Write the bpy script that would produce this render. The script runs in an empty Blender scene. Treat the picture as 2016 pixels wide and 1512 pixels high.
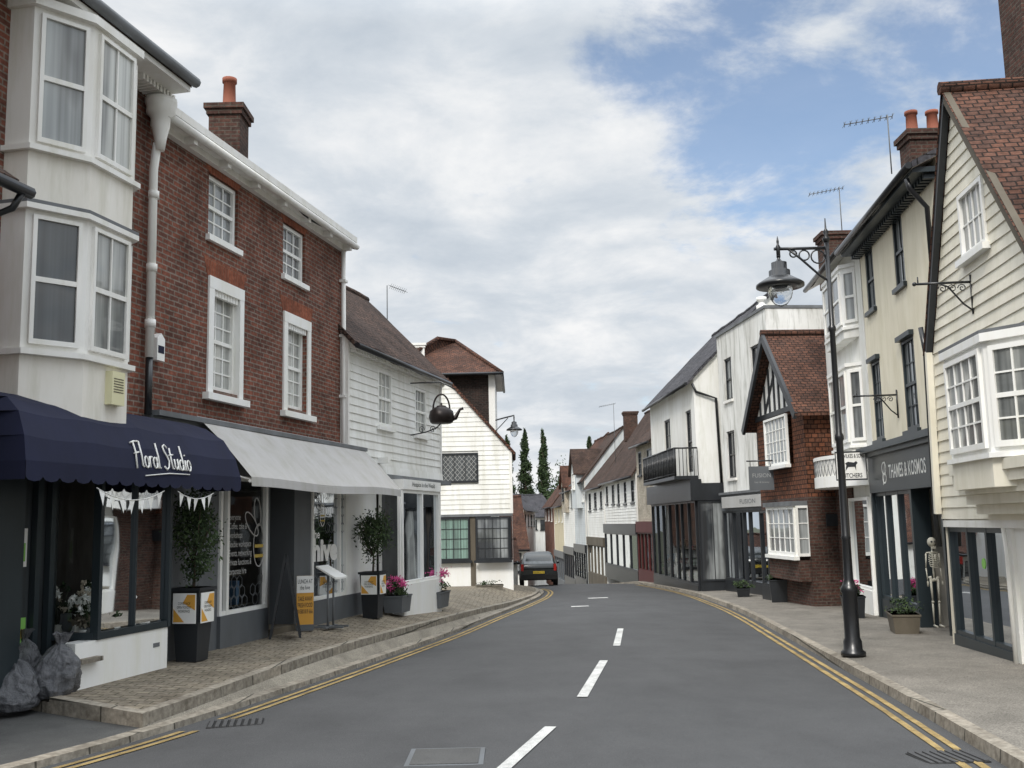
import bpy, bmesh, math, random
from mathutils import Vector, Matrix, noise
rnd=random.Random(7)
COL=bpy.context.scene.collection
# ------------------------------------------------------------ materials
def newmat(name):
    m=bpy.data.materials.new(name); m.use_nodes=True
    nt=m.node_tree; b=nt.nodes["Principled BSDF"]
    return m,nt,b
def N(nt,t,**k):
    n=nt.nodes.new(t)
    for a,v in k.items(): setattr(n,a,v)
    return n
def L(nt,a,b): nt.links.new(a,b)
def c4(c): return (c[0],c[1],c[2],1)
def ramp(nt,src,stops):
    r=N(nt,"ShaderNodeValToRGB"); e=r.color_ramp.elements
    while len(e)<len(stops): e.new(.5)
    for i,(p,c) in enumerate(stops): e[i].position=p; e[i].color=c4(c)
    L(nt,src,r.inputs[0]); return r
def posnoise(nt,scale,detail=6,stretch=(1,1,1),rough=.6):
    g=N(nt,"ShaderNodeNewGeometry"); mp=N(nt,"ShaderNodeMapping"); mp.inputs['Scale'].default_value=stretch
    L(nt,g.outputs['Position'],mp.inputs[0])
    n=N(nt,"ShaderNodeTexNoise"); n.inputs['Scale'].default_value=scale; n.inputs['Detail'].default_value=detail; n.inputs['Roughness'].default_value=rough
    L(nt,mp.outputs[0],n.inputs['Vector']); return n
def mulc(nt,a,b,fac=1.0):
    m=N(nt,"ShaderNodeMix",data_type='RGBA',blend_type='MULTIPLY'); m.inputs[0].default_value=fac
    L(nt,a,m.inputs[6]); L(nt,b,m.inputs[7]); return m.outputs[2]
def bump(nt,b,h,st=.3,dist=.01):
    bp=N(nt,"ShaderNodeBump"); bp.inputs['Strength'].default_value=st; bp.inputs['Distance'].default_value=dist
    L(nt,h,bp.inputs['Height']); L(nt,bp.outputs[0],b.inputs['Normal'])
def paint(name,c,rough=.5,dirt=.25,metal=0,scale=2.2,spec=.4,streak=0):
    m,nt,b=newmat(name)
    n=posnoise(nt,scale,8,(1,1,.35)); d=1-dirt
    r=ramp(nt,n.outputs[0],[(.3,(c[0]*d,c[1]*d*.985,c[2]*d*.95)),(.62,c)]); out=r.outputs[0]
    if streak:
        s=posnoise(nt,5,5,(1,1,.12),.7); k=1-streak; rs=ramp(nt,s.outputs[0],[(.35,(k,k,k*.96)),(.52,(1,1,1))]); out=mulc(nt,out,rs.outputs[0])
    n2=posnoise(nt,60,2)
    L(nt,out,b.inputs['Base Color']); b.inputs['Roughness'].default_value=rough; b.inputs['Metallic'].default_value=metal
    b.inputs['Specular IOR Level'].default_value=spec
    bump(nt,b,n2.outputs[0],.08,.004); return m
def brick(name,c1,c2,mortar,w=.225,h=.075,ms=.012,bs=.5,wob_=.02,big=(.6,1.15)):
    m,nt,b=newmat(name)
    uv=N(nt,"ShaderNodeUVMap"); t=N(nt,"ShaderNodeTexBrick")
    t.inputs['Scale'].default_value=1; t.inputs['Brick Width'].default_value=w; t.inputs['Row Height'].default_value=h
    t.inputs['Mortar Size'].default_value=ms; t.inputs['Mortar Smooth'].default_value=.3; t.inputs['Bias'].default_value=-.1
    t.inputs['Color1'].default_value=c4(c1); t.inputs['Color2'].default_value=c4(c2); t.inputs['Mortar'].default_value=c4(mortar)
    wob=posnoise(nt,2.5,2); 
    add=N(nt,"ShaderNodeVectorMath",operation='MULTIPLY_ADD'); add.inputs[1].default_value=(wob_,wob_,0); L(nt,wob.outputs['Color'],add.inputs[0]); L(nt,uv.outputs[0],add.inputs[2])
    L(nt,add.outputs[0],t.inputs['Vector'])
    n=posnoise(nt,1.3,8); r=ramp(nt,n.outputs[0],[(.28,(big[0],big[0]*.97,big[0]*.94)),(.5,(.95,.95,.95)),(.75,(big[1],big[1]*.97,big[1]*.95))])
    n3=posnoise(nt,14,3); r3=ramp(nt,n3.outputs[0],[(.3,(.62,.6,.58)),(.7,(1.25,1.25,1.25))])
    o=mulc(nt,mulc(nt,t.outputs[0],r.outputs[0]),r3.outputs[0])
    L(nt,o,b.inputs['Base Color']); b.inputs['Roughness'].default_value=.9; b.inputs['Specular IOR Level'].default_value=.2
    inv=N(nt,"ShaderNodeMath",operation='SUBTRACT'); inv.inputs[0].default_value=1; L(nt,t.outputs[1],inv.inputs[1])
    ad=N(nt,"ShaderNodeMath",operation='ADD'); L(nt,inv.outputs[0],ad.inputs[0]); L(nt,n3.outputs[0],ad.inputs[1])
    bump(nt,b,ad.outputs[0],bs,.012); return m
def ground_mat(name,c,c2,scale=3,rough=.9,fine=180,bs=.4,spec=.2,stain=.85):
    m,nt,b=newmat(name)
    n=posnoise(nt,scale*.2,10,(1,1,1),.65); r=ramp(nt,n.outputs[0],[(.3,c),(.7,c2)])
    n2=posnoise(nt,fine,3); r2=ramp(nt,n2.outputs[0],[(.3,(.5,.5,.5)),(.7,(1.45,1.45,1.45))])
    n3=posnoise(nt,scale*.8,9,(1,.6,1),.7); r3=ramp(nt,n3.outputs[0],[(.35,(stain,stain,stain)),(.6,(1.06,1.06,1.06))])
    L(nt,mulc(nt,mulc(nt,r.outputs[0],r2.outputs[0]),r3.outputs[0]),b.inputs['Base Color'])
    b.inputs['Roughness'].default_value=rough; b.inputs['Specular IOR Level'].default_value=spec
    bump(nt,b,n2.outputs[0],bs,.006); return m
def glass(name,tint=(.93,.96,.95),bias=.02):
    m=bpy.data.materials.new(name); m.use_nodes=True; nt=m.node_tree; nt.nodes.clear()
    tr=N(nt,"ShaderNodeBsdfTransparent"); tr.inputs[0].default_value=c4(tint)
    gl=N(nt,"ShaderNodeBsdfGlossy"); gl.inputs['Roughness'].default_value=.02; gl.inputs[0].default_value=(.72,.75,.78,1)
    fr=N(nt,"ShaderNodeFresnel"); fr.inputs[0].default_value=1.45
    ad=N(nt,"ShaderNodeMath",operation='ADD'); ad.inputs[1].default_value=bias; ad.use_clamp=True
    n=posnoise(nt,1.2,1); bp=N(nt,"ShaderNodeBump"); bp.inputs['Strength'].default_value=.06; bp.inputs['Distance'].default_value=.05
    L(nt,n.outputs[0],bp.inputs['Height']); L(nt,bp.outputs[0],gl.inputs['Normal'])
    mx=N(nt,"ShaderNodeMixShader"); o=N(nt,"ShaderNodeOutputMaterial")
    L(nt,fr.outputs[0],ad.inputs[0]); L(nt,ad.outputs[0],mx.inputs[0]); L(nt,tr.outputs[0],mx.inputs[1]); L(nt,gl.outputs[0],mx.inputs[2]); L(nt,mx.outputs[0],o.inputs[0])
    return m
def pane(name,dark,light,rough=.04,scale=1.5):
    m,nt,b=newmat(name)
    n=posnoise(nt,scale,3,(1,1,.3)); oi=N(nt,"ShaderNodeObjectInfo")
    ad=N(nt,"ShaderNodeMath",operation='MULTIPLY_ADD'); ad.inputs[1].default_value=.35; L(nt,oi.outputs['Random'],ad.inputs[0]); L(nt,n.outputs[0],ad.inputs[2])
    w=posnoise(nt,9,2,(1,1,.02)); 
    r=ramp(nt,ad.outputs[0],[(.5,dark),(.72,light)]); r2=ramp(nt,w.outputs[0],[(.35,(.45,.45,.45)),(.65,(1.1,1.1,1.1))])
    L(nt,mulc(nt,r.outputs[0],r2.outputs[0]),b.inputs['Base Color'])
    b.inputs['Roughness'].default_value=.6; b.inputs['Coat Weight'].default_value=1; b.inputs['Coat Roughness'].default_value=.02; b.inputs['Coat IOR'].default_value=1.7
    n4=posnoise(nt,1.1,1); bp=N(nt,"ShaderNodeBump"); bp.inputs['Strength'].default_value=.15; bp.inputs['Distance'].default_value=.05
    L(nt,n4.outputs[0],bp.inputs['Height']); L(nt,bp.outputs[0],b.inputs['Coat Normal'])
    return m
M={}
M['white']=paint("white_paint",(.84,.83,.80),.45,.11,streak=.08)
M['bright']=paint("clean_white_paint",(.88,.88,.86),.4,.06,streak=.05)
M['render']=paint("white_render",(.84,.84,.81),.8,.16,scale=1.1,streak=.12)
M['oldrender']=paint("stained_white_render",(.83,.83,.80),.85,.28,scale=.9,streak=.38)
M['cream']=paint("cream_render",(.81,.75,.60),.8,.12,streak=.08)
M['creamw']=paint("cream_weatherboard",(.82,.78,.66),.5,.12,streak=.08)
M['wb']=paint("white_weatherboard",(.86,.86,.83),.5,.14,streak=.12)
M['plaster']=paint("old_cream_plaster",(.83,.80,.74),.7,.12,streak=.12)
M['dark']=paint("dark_paint",(.025,.028,.032),.35,.3)
M['teal']=paint("dark_teal_paint",(.026,.036,.042),.35,.2)
M['grey']=paint("grey_paint",(.12,.13,.14),.5,.2)
M['lead']=paint("lead_sheet",(.17,.18,.19),.6,.4)
M['iron']=paint("black_iron",(.012,.013,.015),.3,.2,spec=.6)
M['navy']=paint("navy_canvas",(.010,.013,.040),.85,.25)
M['canvas']=paint("grey_canvas",(.48,.47,.46),.9,.12,streak=.08)
M['brick']=brick("red_brick",(.225,.082,.055),(.12,.056,.044),(.22,.18,.15),big=(.5,1.2))
M['brickd']=brick("dark_brick",(.11,.055,.043),(.06,.038,.033),(.10,.085,.07))
M['brickb']=brick("black_brown_brick",(.05,.032,.028),(.025,.02,.019),(.05,.045,.04))
M['arch']=brick("red_rubbed_brick",(.28,.09,.05),(.22,.075,.045),(.24,.13,.09),w=.075,h=.3,ms=.006)
M['tile']=brick("clay_roof_tile",(.145,.070,.048),(.076,.045,.036),(.025,.018,.015),w=.17,h=.105,ms=.012,bs=1,wob_=.05,big=(.45,1.3))
M['tileb']=brick("brown_roof_tile",(.105,.068,.054),(.06,.043,.037),(.018,.014,.012),w=.17,h=.105,ms=.012,bs=1,wob_=.05,big=(.5,1.3))
M['tilehung']=brick("orange_hung_tile",(.20,.080,.045),(.10,.052,.036),(.03,.018,.014),w=.17,h=.115,ms=.012,bs=1)
M['slate']=brick("slate_tile",(.09,.09,.10),(.06,.06,.07),(.02,.02,.02),w=.3,h=.2,ms=.01,bs=.8)
M['pot']=paint("terracotta_pot",(.30,.10,.06),.8,.35)
M['asphalt']=ground_mat("asphalt_road",(.070,.0705,.072),(.086,.0865,.088),1.6,stain=.9)
M['asph2']=ground_mat("driveway_asphalt",(.08,.08,.08),(.115,.115,.11),3)
M['pave']=brick("block_paving",(.27,.235,.18),(.20,.175,.14),(.10,.09,.065),w=.21,h=.14,ms=.009,bs=.35,wob_=.03,big=(.62,1.15))
M['paver']=ground_mat("worn_pavement",(.16,.148,.128),(.235,.215,.185),3,fine=60,stain=.78)
M['kerb']=brick("kerb_stone",(.32,.29,.24),(.24,.22,.185),(.09,.085,.07),w=.9,h=5,ms=.014,bs=.4)
M['gutter']=ground_mat("concrete_channel",(.19,.17,.14),(.29,.265,.215),4,fine=70,stain=.75)
M['ground']=ground_mat("ground_soil",(.06,.07,.04),(.10,.10,.07),1)
M['line']=ground_mat("white_road_paint",(.45,.45,.43),(.66,.66,.64),8,stain=.7)
M['yline']=ground_mat("yellow_road_paint",(.26,.185,.08),(.46,.34,.15),9,stain=.6)
M['pane']=pane("window_pane",(.03,.035,.04),(.33,.35,.35))
M['paned']=pane("dark_window_pane",(.012,.014,.017),(.06,.07,.075))
M['curt']=pane("curtained_pane",(.16,.17,.165),(.50,.51,.48))
M['glass']=glass("shop_glass")
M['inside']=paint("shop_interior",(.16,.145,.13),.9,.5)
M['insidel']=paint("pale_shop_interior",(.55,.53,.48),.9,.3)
M['leaf']=ground_mat("leaf_green",(.035,.06,.025),(.07,.10,.04),20,fine=9,bs=0)
M['leafd']=ground_mat("dark_leaf_green",(.02,.035,.018),(.045,.065,.03),20,fine=9,bs=0)
M['pink']=paint("pink_petals",(.6,.08,.25),.7,.3)
M['petal']=paint("cream_petals",(.6,.52,.42),.8,.4)
M['bark']=ground_mat("bark",(.07,.055,.04),(.13,.10,.075),8)
M['orange']=paint("orange_print",(.70,.36,.06),.6,.08)
M['yellow']=paint("yellow_print",(.55,.40,.08),.6,.08)
M['green']=paint("green_print",(.25,.55,.12),.6,.08)
M['red']=paint("red_paint",(.10,.022,.022),.5,.2)
M['wood']=paint("weathered_wood",(.14,.12,.09),.8,.35)
M['copper']=paint("old_copper",(.022,.015,.014),.4,.45,metal=.4)
M['yellowb']=paint("pale_yellow_plastic",(.76,.73,.48),.5,.08)
M['blue']=paint("pale_blue_paint",(.62,.66,.68),.6,.2,streak=.1)
M['buff']=paint("buff_weatherboard",(.62,.55,.38),.6,.2)
M['bone']=paint("bone_plastic",(.52,.50,.42),.5,.3)
M['car']=paint("dark_green_car_paint",(.010,.014,.014),.2,.1,spec=.8)
M['rubber']=paint("rubber",(.015,.015,.015),.8,.1)
M['tail']=paint("tail_light_red",(.35,.015,.01),.2,.1)
M['plate']=paint("number_plate_yellow",(.7,.5,.05),.4,.1)
M['faint']=paint("faded_lettering",(.45,.45,.44),.7,.1)
M['palebrick']=brick("pale_brown_render",(.50,.46,.38),(.46,.42,.35),(.45,.41,.34))
m,nt,b_=newmat("grey_plastic_bag"); n_=posnoise(nt,9,6,(1,1,1),.75); r_=ramp(nt,n_.outputs[0],[(.3,(.075,.078,.088)),(.7,(.20,.205,.22))]); L(nt,r_.outputs[0],b_.inputs[0]); b_.inputs['Roughness'].default_value=.25; b_.inputs['Specular IOR Level'].default_value=.9; bump(nt,b_,n_.outputs[0],1,.05); M['bag']=m
def clr(name,c,r=.6):
    if name not in M: M[name]=paint(name,c,r,.15)
    return M[name]
# ------------------------------------------------------------ mesh builder
class Fr:
    def __init__(s,P0,P1,side=1):
        s.P=Vector((P0[0],P0[1],0)); d=Vector((P1[0]-P0[0],P1[1]-P0[1],0)); s.len=d.length; s.u=d.normalized()
        s.o=Vector((s.u.y,-s.u.x,0))*side; s.side=side
    def W(s,a,o,z): return s.P+s.u*a+s.o*o+Vector((0,0,z))
    def sub(s,a,b):
        p=s.W(a[0],a[1],0); q=s.W(b[0],b[1],0); return Fr(p,q,s.side)
ID=Fr((0,0),(1,0),-1)   # s->x, o->y
class MB:
    def __init__(s): s.v=[];s.f=[];s.m=[];s.mats=[];s.sm=set()
    def mi(s,mat):
        if isinstance(mat,str): mat=M[mat]
        if mat not in s.mats: s.mats.append(mat)
        return s.mats.index(mat)
    def poly(s,pts,mat):
        b=len(s.v); s.v+= [Vector(p) for p in pts]; s.f.append(tuple(range(b,b+len(pts)))); s.m.append(s.mi(mat))
    def hexa(s,p,mat):
        b=len(s.v); s.v+=[Vector(q) for q in p]; k=s.mi(mat)
        for f in ((0,1,2,3),(4,5,6,7),(0,1,5,4),(1,2,6,5),(2,3,7,6),(3,0,4,7)):
            s.f.append(tuple(b+i for i in f)); s.m.append(k)
    def box(s,F,a0,a1,o0,o1,z0,z1,mat):
        W=F.W; s.hexa([W(a0,o0,z0),W(a1,o0,z0),W(a1,o1,z0),W(a0,o1,z0),W(a0,o0,z1),W(a1,o0,z1),W(a1,o1,z1),W(a0,o1,z1)],mat)
    def beam(s,F,p,q,w,o0,o1,mat):
        d=Vector((q[0]-p[0],q[1]-p[1])).normalized()*w/2; n=Vector((-d.y,d.x))
        c=[(p[0]+n.x,p[1]+n.y),(q[0]+n.x,q[1]+n.y),(q[0]-n.x,q[1]-n.y),(p[0]-n.x,p[1]-n.y)]
        s.hexa([F.W(a,o0,z) for a,z in c]+[F.W(a,o1,z) for a,z in c],mat)
    def prism(s,F,pts,z0,z1,mat,scale_bot=None):
        bt=scale_bot or pts
        a=[F.W(p[0],p[1],z0) for p in bt]; b=[F.W(p[0],p[1],z1) for p in pts]; n=len(a); k=len(s.v); s.v+=a+b; m=s.mi(mat)
        s.f.append(tuple(range(k,k+n))); s.f.append(tuple(range(k+n,k+2*n))); s.m+=[m,m]
        for i in range(n):
            j=(i+1)%n; s.f.append((k+i,k+j,k+n+j,k+n+i)); s.m.append(m)
    def extr(s,F,pts,o0,o1,mat):
        a=[F.W(p[0],o0,p[1]) for p in pts]; b=[F.W(p[0],o1,p[1]) for p in pts]; n=len(a); k=len(s.v); s.v+=a+b; m=s.mi(mat)
        s.f.append(tuple(range(k,k+n))); s.f.append(tuple(range(k+n,k+2*n))); s.m+=[m,m]
        for i in range(n):
            j=(i+1)%n; s.f.append((k+i,k+j,k+n+j,k+n+i)); s.m.append(m)
    def tube(s,path,r,mat,n=8,cap=True):
        path=[Vector(p) for p in path]; k=len(s.v); m=s.mi(mat); R=r if isinstance(r,(list,tuple)) else [r]*len(path)
        ref=None
        for i,p in enumerate(path):
            t=(path[min(i+1,len(path)-1)]-path[max(i-1,0)]).normalized()
            if ref is None: ref=Vector((0,0,1)) if abs(t.z)<.9 else Vector((1,0,0))
            a=(ref-t*ref.dot(t)); a=a.normalized() if a.length>1e-5 else t.orthogonal().normalized(); ref=a; b=t.cross(a)
            for j in range(n):
                th=2*math.pi*j/n; s.v.append(p+(a*math.cos(th)+b*math.sin(th))*R[i])
        for i in range(len(path)-1):
            for j in range(n):
                jj=(j+1)%n; s.sm.add(len(s.f)); s.f.append((k+i*n+j,k+i*n+jj,k+(i+1)*n+jj,k+(i+1)*n+j)); s.m.append(m)
        if cap:
            s.f.append(tuple(k+j for j in range(n))); s.f.append(tuple(k+(len(path)-1)*n+j for j in range(n))); s.m+=[m,m]
    def lathe(s,c,prof,mat,n=20,sx=1,sy=1):
        c=Vector(c); k=len(s.v); m=s.mi(mat)
        for r,z in prof:
            for j in range(n):
                th=2*math.pi*j/n; s.v.append(c+Vector((r*sx*math.cos(th),r*sy*math.sin(th),z)))
        for i in range(len(prof)-1):
            for j in range(n):
                jj=(j+1)%n; s.sm.add(len(s.f)); s.f.append((k+i*n+j,k+i*n+jj,k+(i+1)*n+jj,k+(i+1)*n+j)); s.m.append(m)
        s.f.append(tuple(k+j for j in range(n))); s.f.append(tuple(k+(len(prof)-1)*n+j for j in range(n))); s.m+=[m,m]
    def ball(s,c,r,mat,n=10,sz=1):
        pr=[(max(.001,r*math.sin(math.pi*i/n)),-r*sz*math.cos(math.pi*i/n)) for i in range(n+1)]; s.lathe(c,pr,mat,n+4)
    def leaves(s,c,rad,n,size,mat,clumps=14,mat2=None,seed=1):
        rr=random.Random(seed); c=Vector(c)
        cl=[]
        while len(cl)<clumps:
            p=Vector([rr.uniform(-1,1) for _ in range(3)])
            if p.length<1: cl.append(p*.8)
        for i in range(n):
            q=cl[rr.randrange(clumps)]+Vector([rr.gauss(0,.19) for _ in range(3)])
            p=c+Vector((q.x*rad[0],q.y*rad[1],q.z*rad[2]))
            a=Vector([rr.gauss(0,1) for _ in range(3)]).normalized(); b=a.orthogonal().normalized()
            sz=size*rr.uniform(.6,1.3)
            s.poly([p-a*sz,p+b*sz*.45,p+a*sz,p-b*sz*.45],(mat2 if mat2 and rr.random()<.5 else mat))
    def obj(s,name,parent=None,label=None,smooth=False,kind=None):
        me=bpy.data.meshes.new(name); base=Vector((0,0,0)); pw=parent
        while pw is not None: base+=pw.location; pw=pw.parent
        me.from_pydata([tuple(v-base) for v in s.v],[],s.f)
        for m in s.mats: me.materials.append(m)
        for i,p in enumerate(me.polygons):
            p.material_index=s.m[i]
            if smooth or i in s.sm: p.use_smooth=True
        bm=bmesh.new(); bm.from_mesh(me)
        if len(s.f)<20000: bmesh.ops.recalc_face_normals(bm,faces=bm.faces)
        uvl=bm.loops.layers.uv.new("UVMap")
        for f in bm.faces:
            n=f.normal
            if abs(n.z)>.97: t=Vector((1,0,0)); b=Vector((0,1,0))
            else: t=Vector((-n.y,n.x,0)).normalized(); b=n.cross(t)
            for l in f.loops:
                co=l.vert.co+base; l[uvl].uv=(co.dot(t),co.dot(b))
        bm.to_mesh(me); bm.free()
        o=bpy.data.objects.new(name,me); COL.objects.link(o)
        if parent is not None: o.parent=parent
        if label: o["label"]=label
        if kind: o["kind"]=kind
        return o
def boxpart(name,parent,F,specs,mat):
    for q in specs:
        b=MB(); b.box(F,*q,mat); b.obj(name,parent)
def thing(name,label,cat,base,group=None):
    e=bpy.data.objects.new(name,None); e.empty_display_size=.3; e.location=base; COL.objects.link(e)
    e["label"]=label; e["category"]=cat
    if group: e["group"]=group
    return e
def text(body,F,s,o,z,w,h,mat,parent,name="lettering",fn=None,shear=0,align='CENTER',bold=0):
    c=bpy.data.curves.new("t","FONT"); c.body=body; c.size=1; c.shear=shear; c.align_x=align; c.offset=bold; c.resolution_u=3
    ob=bpy.data.objects.new("t",c); COL.objects.link(ob); bpy.context.view_layer.update()
    me=ob.to_mesh(); vs=[v.co.copy() for v in me.vertices]; fs=[tuple(p.vertices) for p in me.polygons]
    ob.to_mesh_clear(); bpy.data.objects.remove(ob)
    x0=min(v.x for v in vs);x1=max(v.x for v in vs);y0=min(v.y for v in vs);y1=max(v.y for v in vs)
    b=MB(); k=b.mi(mat)
    for v in vs:
        a=((v.x-x0)/(x1-x0)-.5)*w; y=((v.y-y0)/(y1-y0)-.5)*h
        b.v.append(fn(a,y) if fn else F.W(s+a*F.side,o,z+y))
    b.f=fs; b.m=[k]*len(fs)
    return b.obj(name,parent)
def circ(cx,cy,r,ry=None,a0=0,a1=6.283,n=12): return [(cx+r*math.cos(a0+(a1-a0)*i/n),cy+(ry or r)*math.sin(a0+(a1-a0)*i/n)) for i in range(n+1)]
GL={'F':([[(.12,1.05),(.1,.6),(.0,-.08)],[(-.12,1.0),(.2,1.08),(.55,1.1)],[(-.02,.55),(.35,.62)]],.5),
'l':([[(.1,1.1),(.04,.5),(.0,.05),(.1,.0)]],.2),'o':([circ(.16,.22,.15,.24)],.4),'r':([[(.04,.48),(.0,0)],[(.02,.3),(.14,.47),(.26,.46)]],.3),
'a':([circ(.16,.22,.15,.23),[(.33,.48),(.31,.05),(.4,0)]],.46),' ':([],.3),
'S':([[(.5,.95),(.36,1.08),(.16,1.0),(.12,.78),(.3,.58),(.42,.36),(.32,.08),(.1,-.04),(-.06,.1)]],.56),
't':([[(.12,.95),(.06,.4),(.08,.02),(.2,.03)],[(-.06,.62),(.28,.66)]],.3),'u':([[(.04,.46),(.02,.12),(.14,0),(.28,.14)],[(.32,.48),(.3,.06),(.38,0)]],.46),
'd':([circ(.16,.22,.15,.23),[(.38,1.1),(.33,.4),(.32,.02),(.4,0)]],.48),'i':([[(.06,.45),(.02,.03),(.1,0)],[(.08,.66),(.1,.7)]],.2)}
def script(body,fn,r,mat,parent):
    b=MB(); x=0
    for ch in body:
        st,adv=GL[ch]
        for s in st: b.tube([fn(x+p[0],p[1]) for p in s],r,mat,6)
        x+=adv
    return b.obj("lettering",parent)
# ------------------------------------------------------------ architecture helpers
def panel(b,F,s0,s1,z0,z1,holes,mat,rec=.12,o=0,revmat=None):
    S=sorted(set([s0,s1]+[h[0] for h in holes]+[h[1] for h in holes])); Z=sorted(set([z0,z1]+[h[2] for h in holes]+[h[3] for h in holes]))
    for i in range(len(S)-1):
        for j in range(len(Z)-1):
            ms=(S[i]+S[i+1])/2; mz=(Z[j]+Z[j+1])/2
            if any(h[0]<ms<h[1] and h[2]<mz<h[3] for h in holes): continue
            b.poly([F.W(S[i],o,Z[j]),F.W(S[i+1],o,Z[j]),F.W(S[i+1],o,Z[j+1]),F.W(S[i],o,Z[j+1])],mat)
    for h in holes:
        a,c,d,e=h[:4]; rm=revmat or mat
        for p,q in (((a,d),(c,d)),((c,d),(c,e)),((c,e),(a,e)),((a,e),(a,d))):
            b.poly([F.W(p[0],o,p[1]),F.W(q[0],o,q[1]),F.W(q[0],o-rec,q[1]),F.W(p[0],o-rec,p[1])],rm)
def boards(b,F,z0,z1,Lf,Rf,holes,mat,pitch=.15,o=0,lap=.026):
    n=max(1,round((z1-z0)/pitch)); h=(z1-z0)/n
    for i in range(n):
        za=z0+i*h; zb=za+h; zm=(za+zb)/2; iv=[(Lf(zm),Rf(zm))]
        for q in holes:
            if q[2]-.02<zm<q[3]+.02:
                nv=[]
                for a,c in iv:
                    if q[1]<=a or q[0]>=c: nv.append((a,c)); continue
                    if a<q[0]: nv.append((a,q[0]))
                    if c>q[1]: nv.append((q[1],c))
                iv=nv
        for a,c in iv:
            if c-a<.01: continue
            nn=max(1,int((c-a)/.8)); 
            for k in range(nn):
                p=a+(c-a)*k/nn; q=a+(c-a)*(k+1)/nn
                w=lambda x:.009*noise.noise(Vector((x*1.7+F.P.x,zm*9,F.P.y)))
                b.poly([F.W(p,o+lap+w(p),za+w(p)),F.W(q,o+lap+w(q),za+w(q)),F.W(q,o+.006,zb+.004),F.W(p,o+.006,zb+.004)],mat)
                b.poly([F.W(p,o+lap+w(p),za+w(p)),F.W(q,o+lap+w(q),za+w(q)),F.W(q,o-.01,za),F.W(p,o-.01,za)],mat)
def window(parent,F,s0,s1,z0,z1,o=-.08,nx=2,ny=4,fm='bright',pm='pane',sill=True,sash=True,fw=.06,sillm=None,proud=.05):
    b=MB(); b.poly([F.W(s0+.01,o,z0+.01),F.W(s1-.01,o,z0+.01),F.W(s1-.01,o,z1-.01),F.W(s0+.01,o,z1-.01)],pm)
    w=b.obj("window",parent)
    b=MB(); B=lambda a,c,d,e,t=proud,bk=-.02:b.box(F,a,c,o+bk,o+t,d,e,fm)
    B(s0,s0+fw,z0,z1);B(s1-fw,s1,z0,z1);B(s0+fw,s1-fw,z1-fw,z1);B(s0+fw,s1-fw,z0,z0+fw*1.2)
    zm=(z0+z1)/2; bar=.011
    if sash: B(s0+fw,s1-fw,zm-.028,zm+.028,proud*.8)
    for i in range(1,nx):
        x=s0+fw+(s1-s0-2*fw)*i/nx; B(x-bar,x+bar,z0+fw,z1-fw,.018,-.01)
    for j in range(1,ny):
        if sash and ny%2==0 and j==ny//2: continue
        z=z0+fw+(z1-z0-2*fw)*j/ny; B(s0+fw,s1-fw,z-bar,z+bar,.0165,-.01)
    b.obj("frame",w)
    if sill:
        b=MB(); b.box(F,s0-.07,s1+.07,o-.02,max(.07,o+.12),z0-.09,z0-.002,sillm or fm); b.obj("sill",w)
    return w
def chimney(parent,x,y,w,d,z0,z1,pots=1,mat='brickd',pot_h=.5,potr=.11):
    b=MB(); b.box(ID,x-w/2,x+w/2,y-d/2,y+d/2,z0,z1-.2,mat); b.box(ID,x-w/2-.04,x+w/2+.04,y-d/2-.04,y+d/2+.04,z1-.2,z1-.1,mat); b.box(ID,x-w/2-.08,x+w/2+.08,y-d/2-.08,y+d/2+.08,z1-.1,z1,mat)
    c=b.obj("chimney",parent)
    for i in range(pots):
        p=MB(); px=x+(i-(pots-1)/2)*w*.55
        p.lathe((px,y,z1),[(potr*1.15,0),(potr*1.1,.06),(potr*.95,.08),(potr*.85,pot_h*.85),(potr*1.05,pot_h*.87),(potr*1.05,pot_h),(potr*.8,pot_h)],'pot',14); p.obj("chimney_pot",c)
    return c
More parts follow.
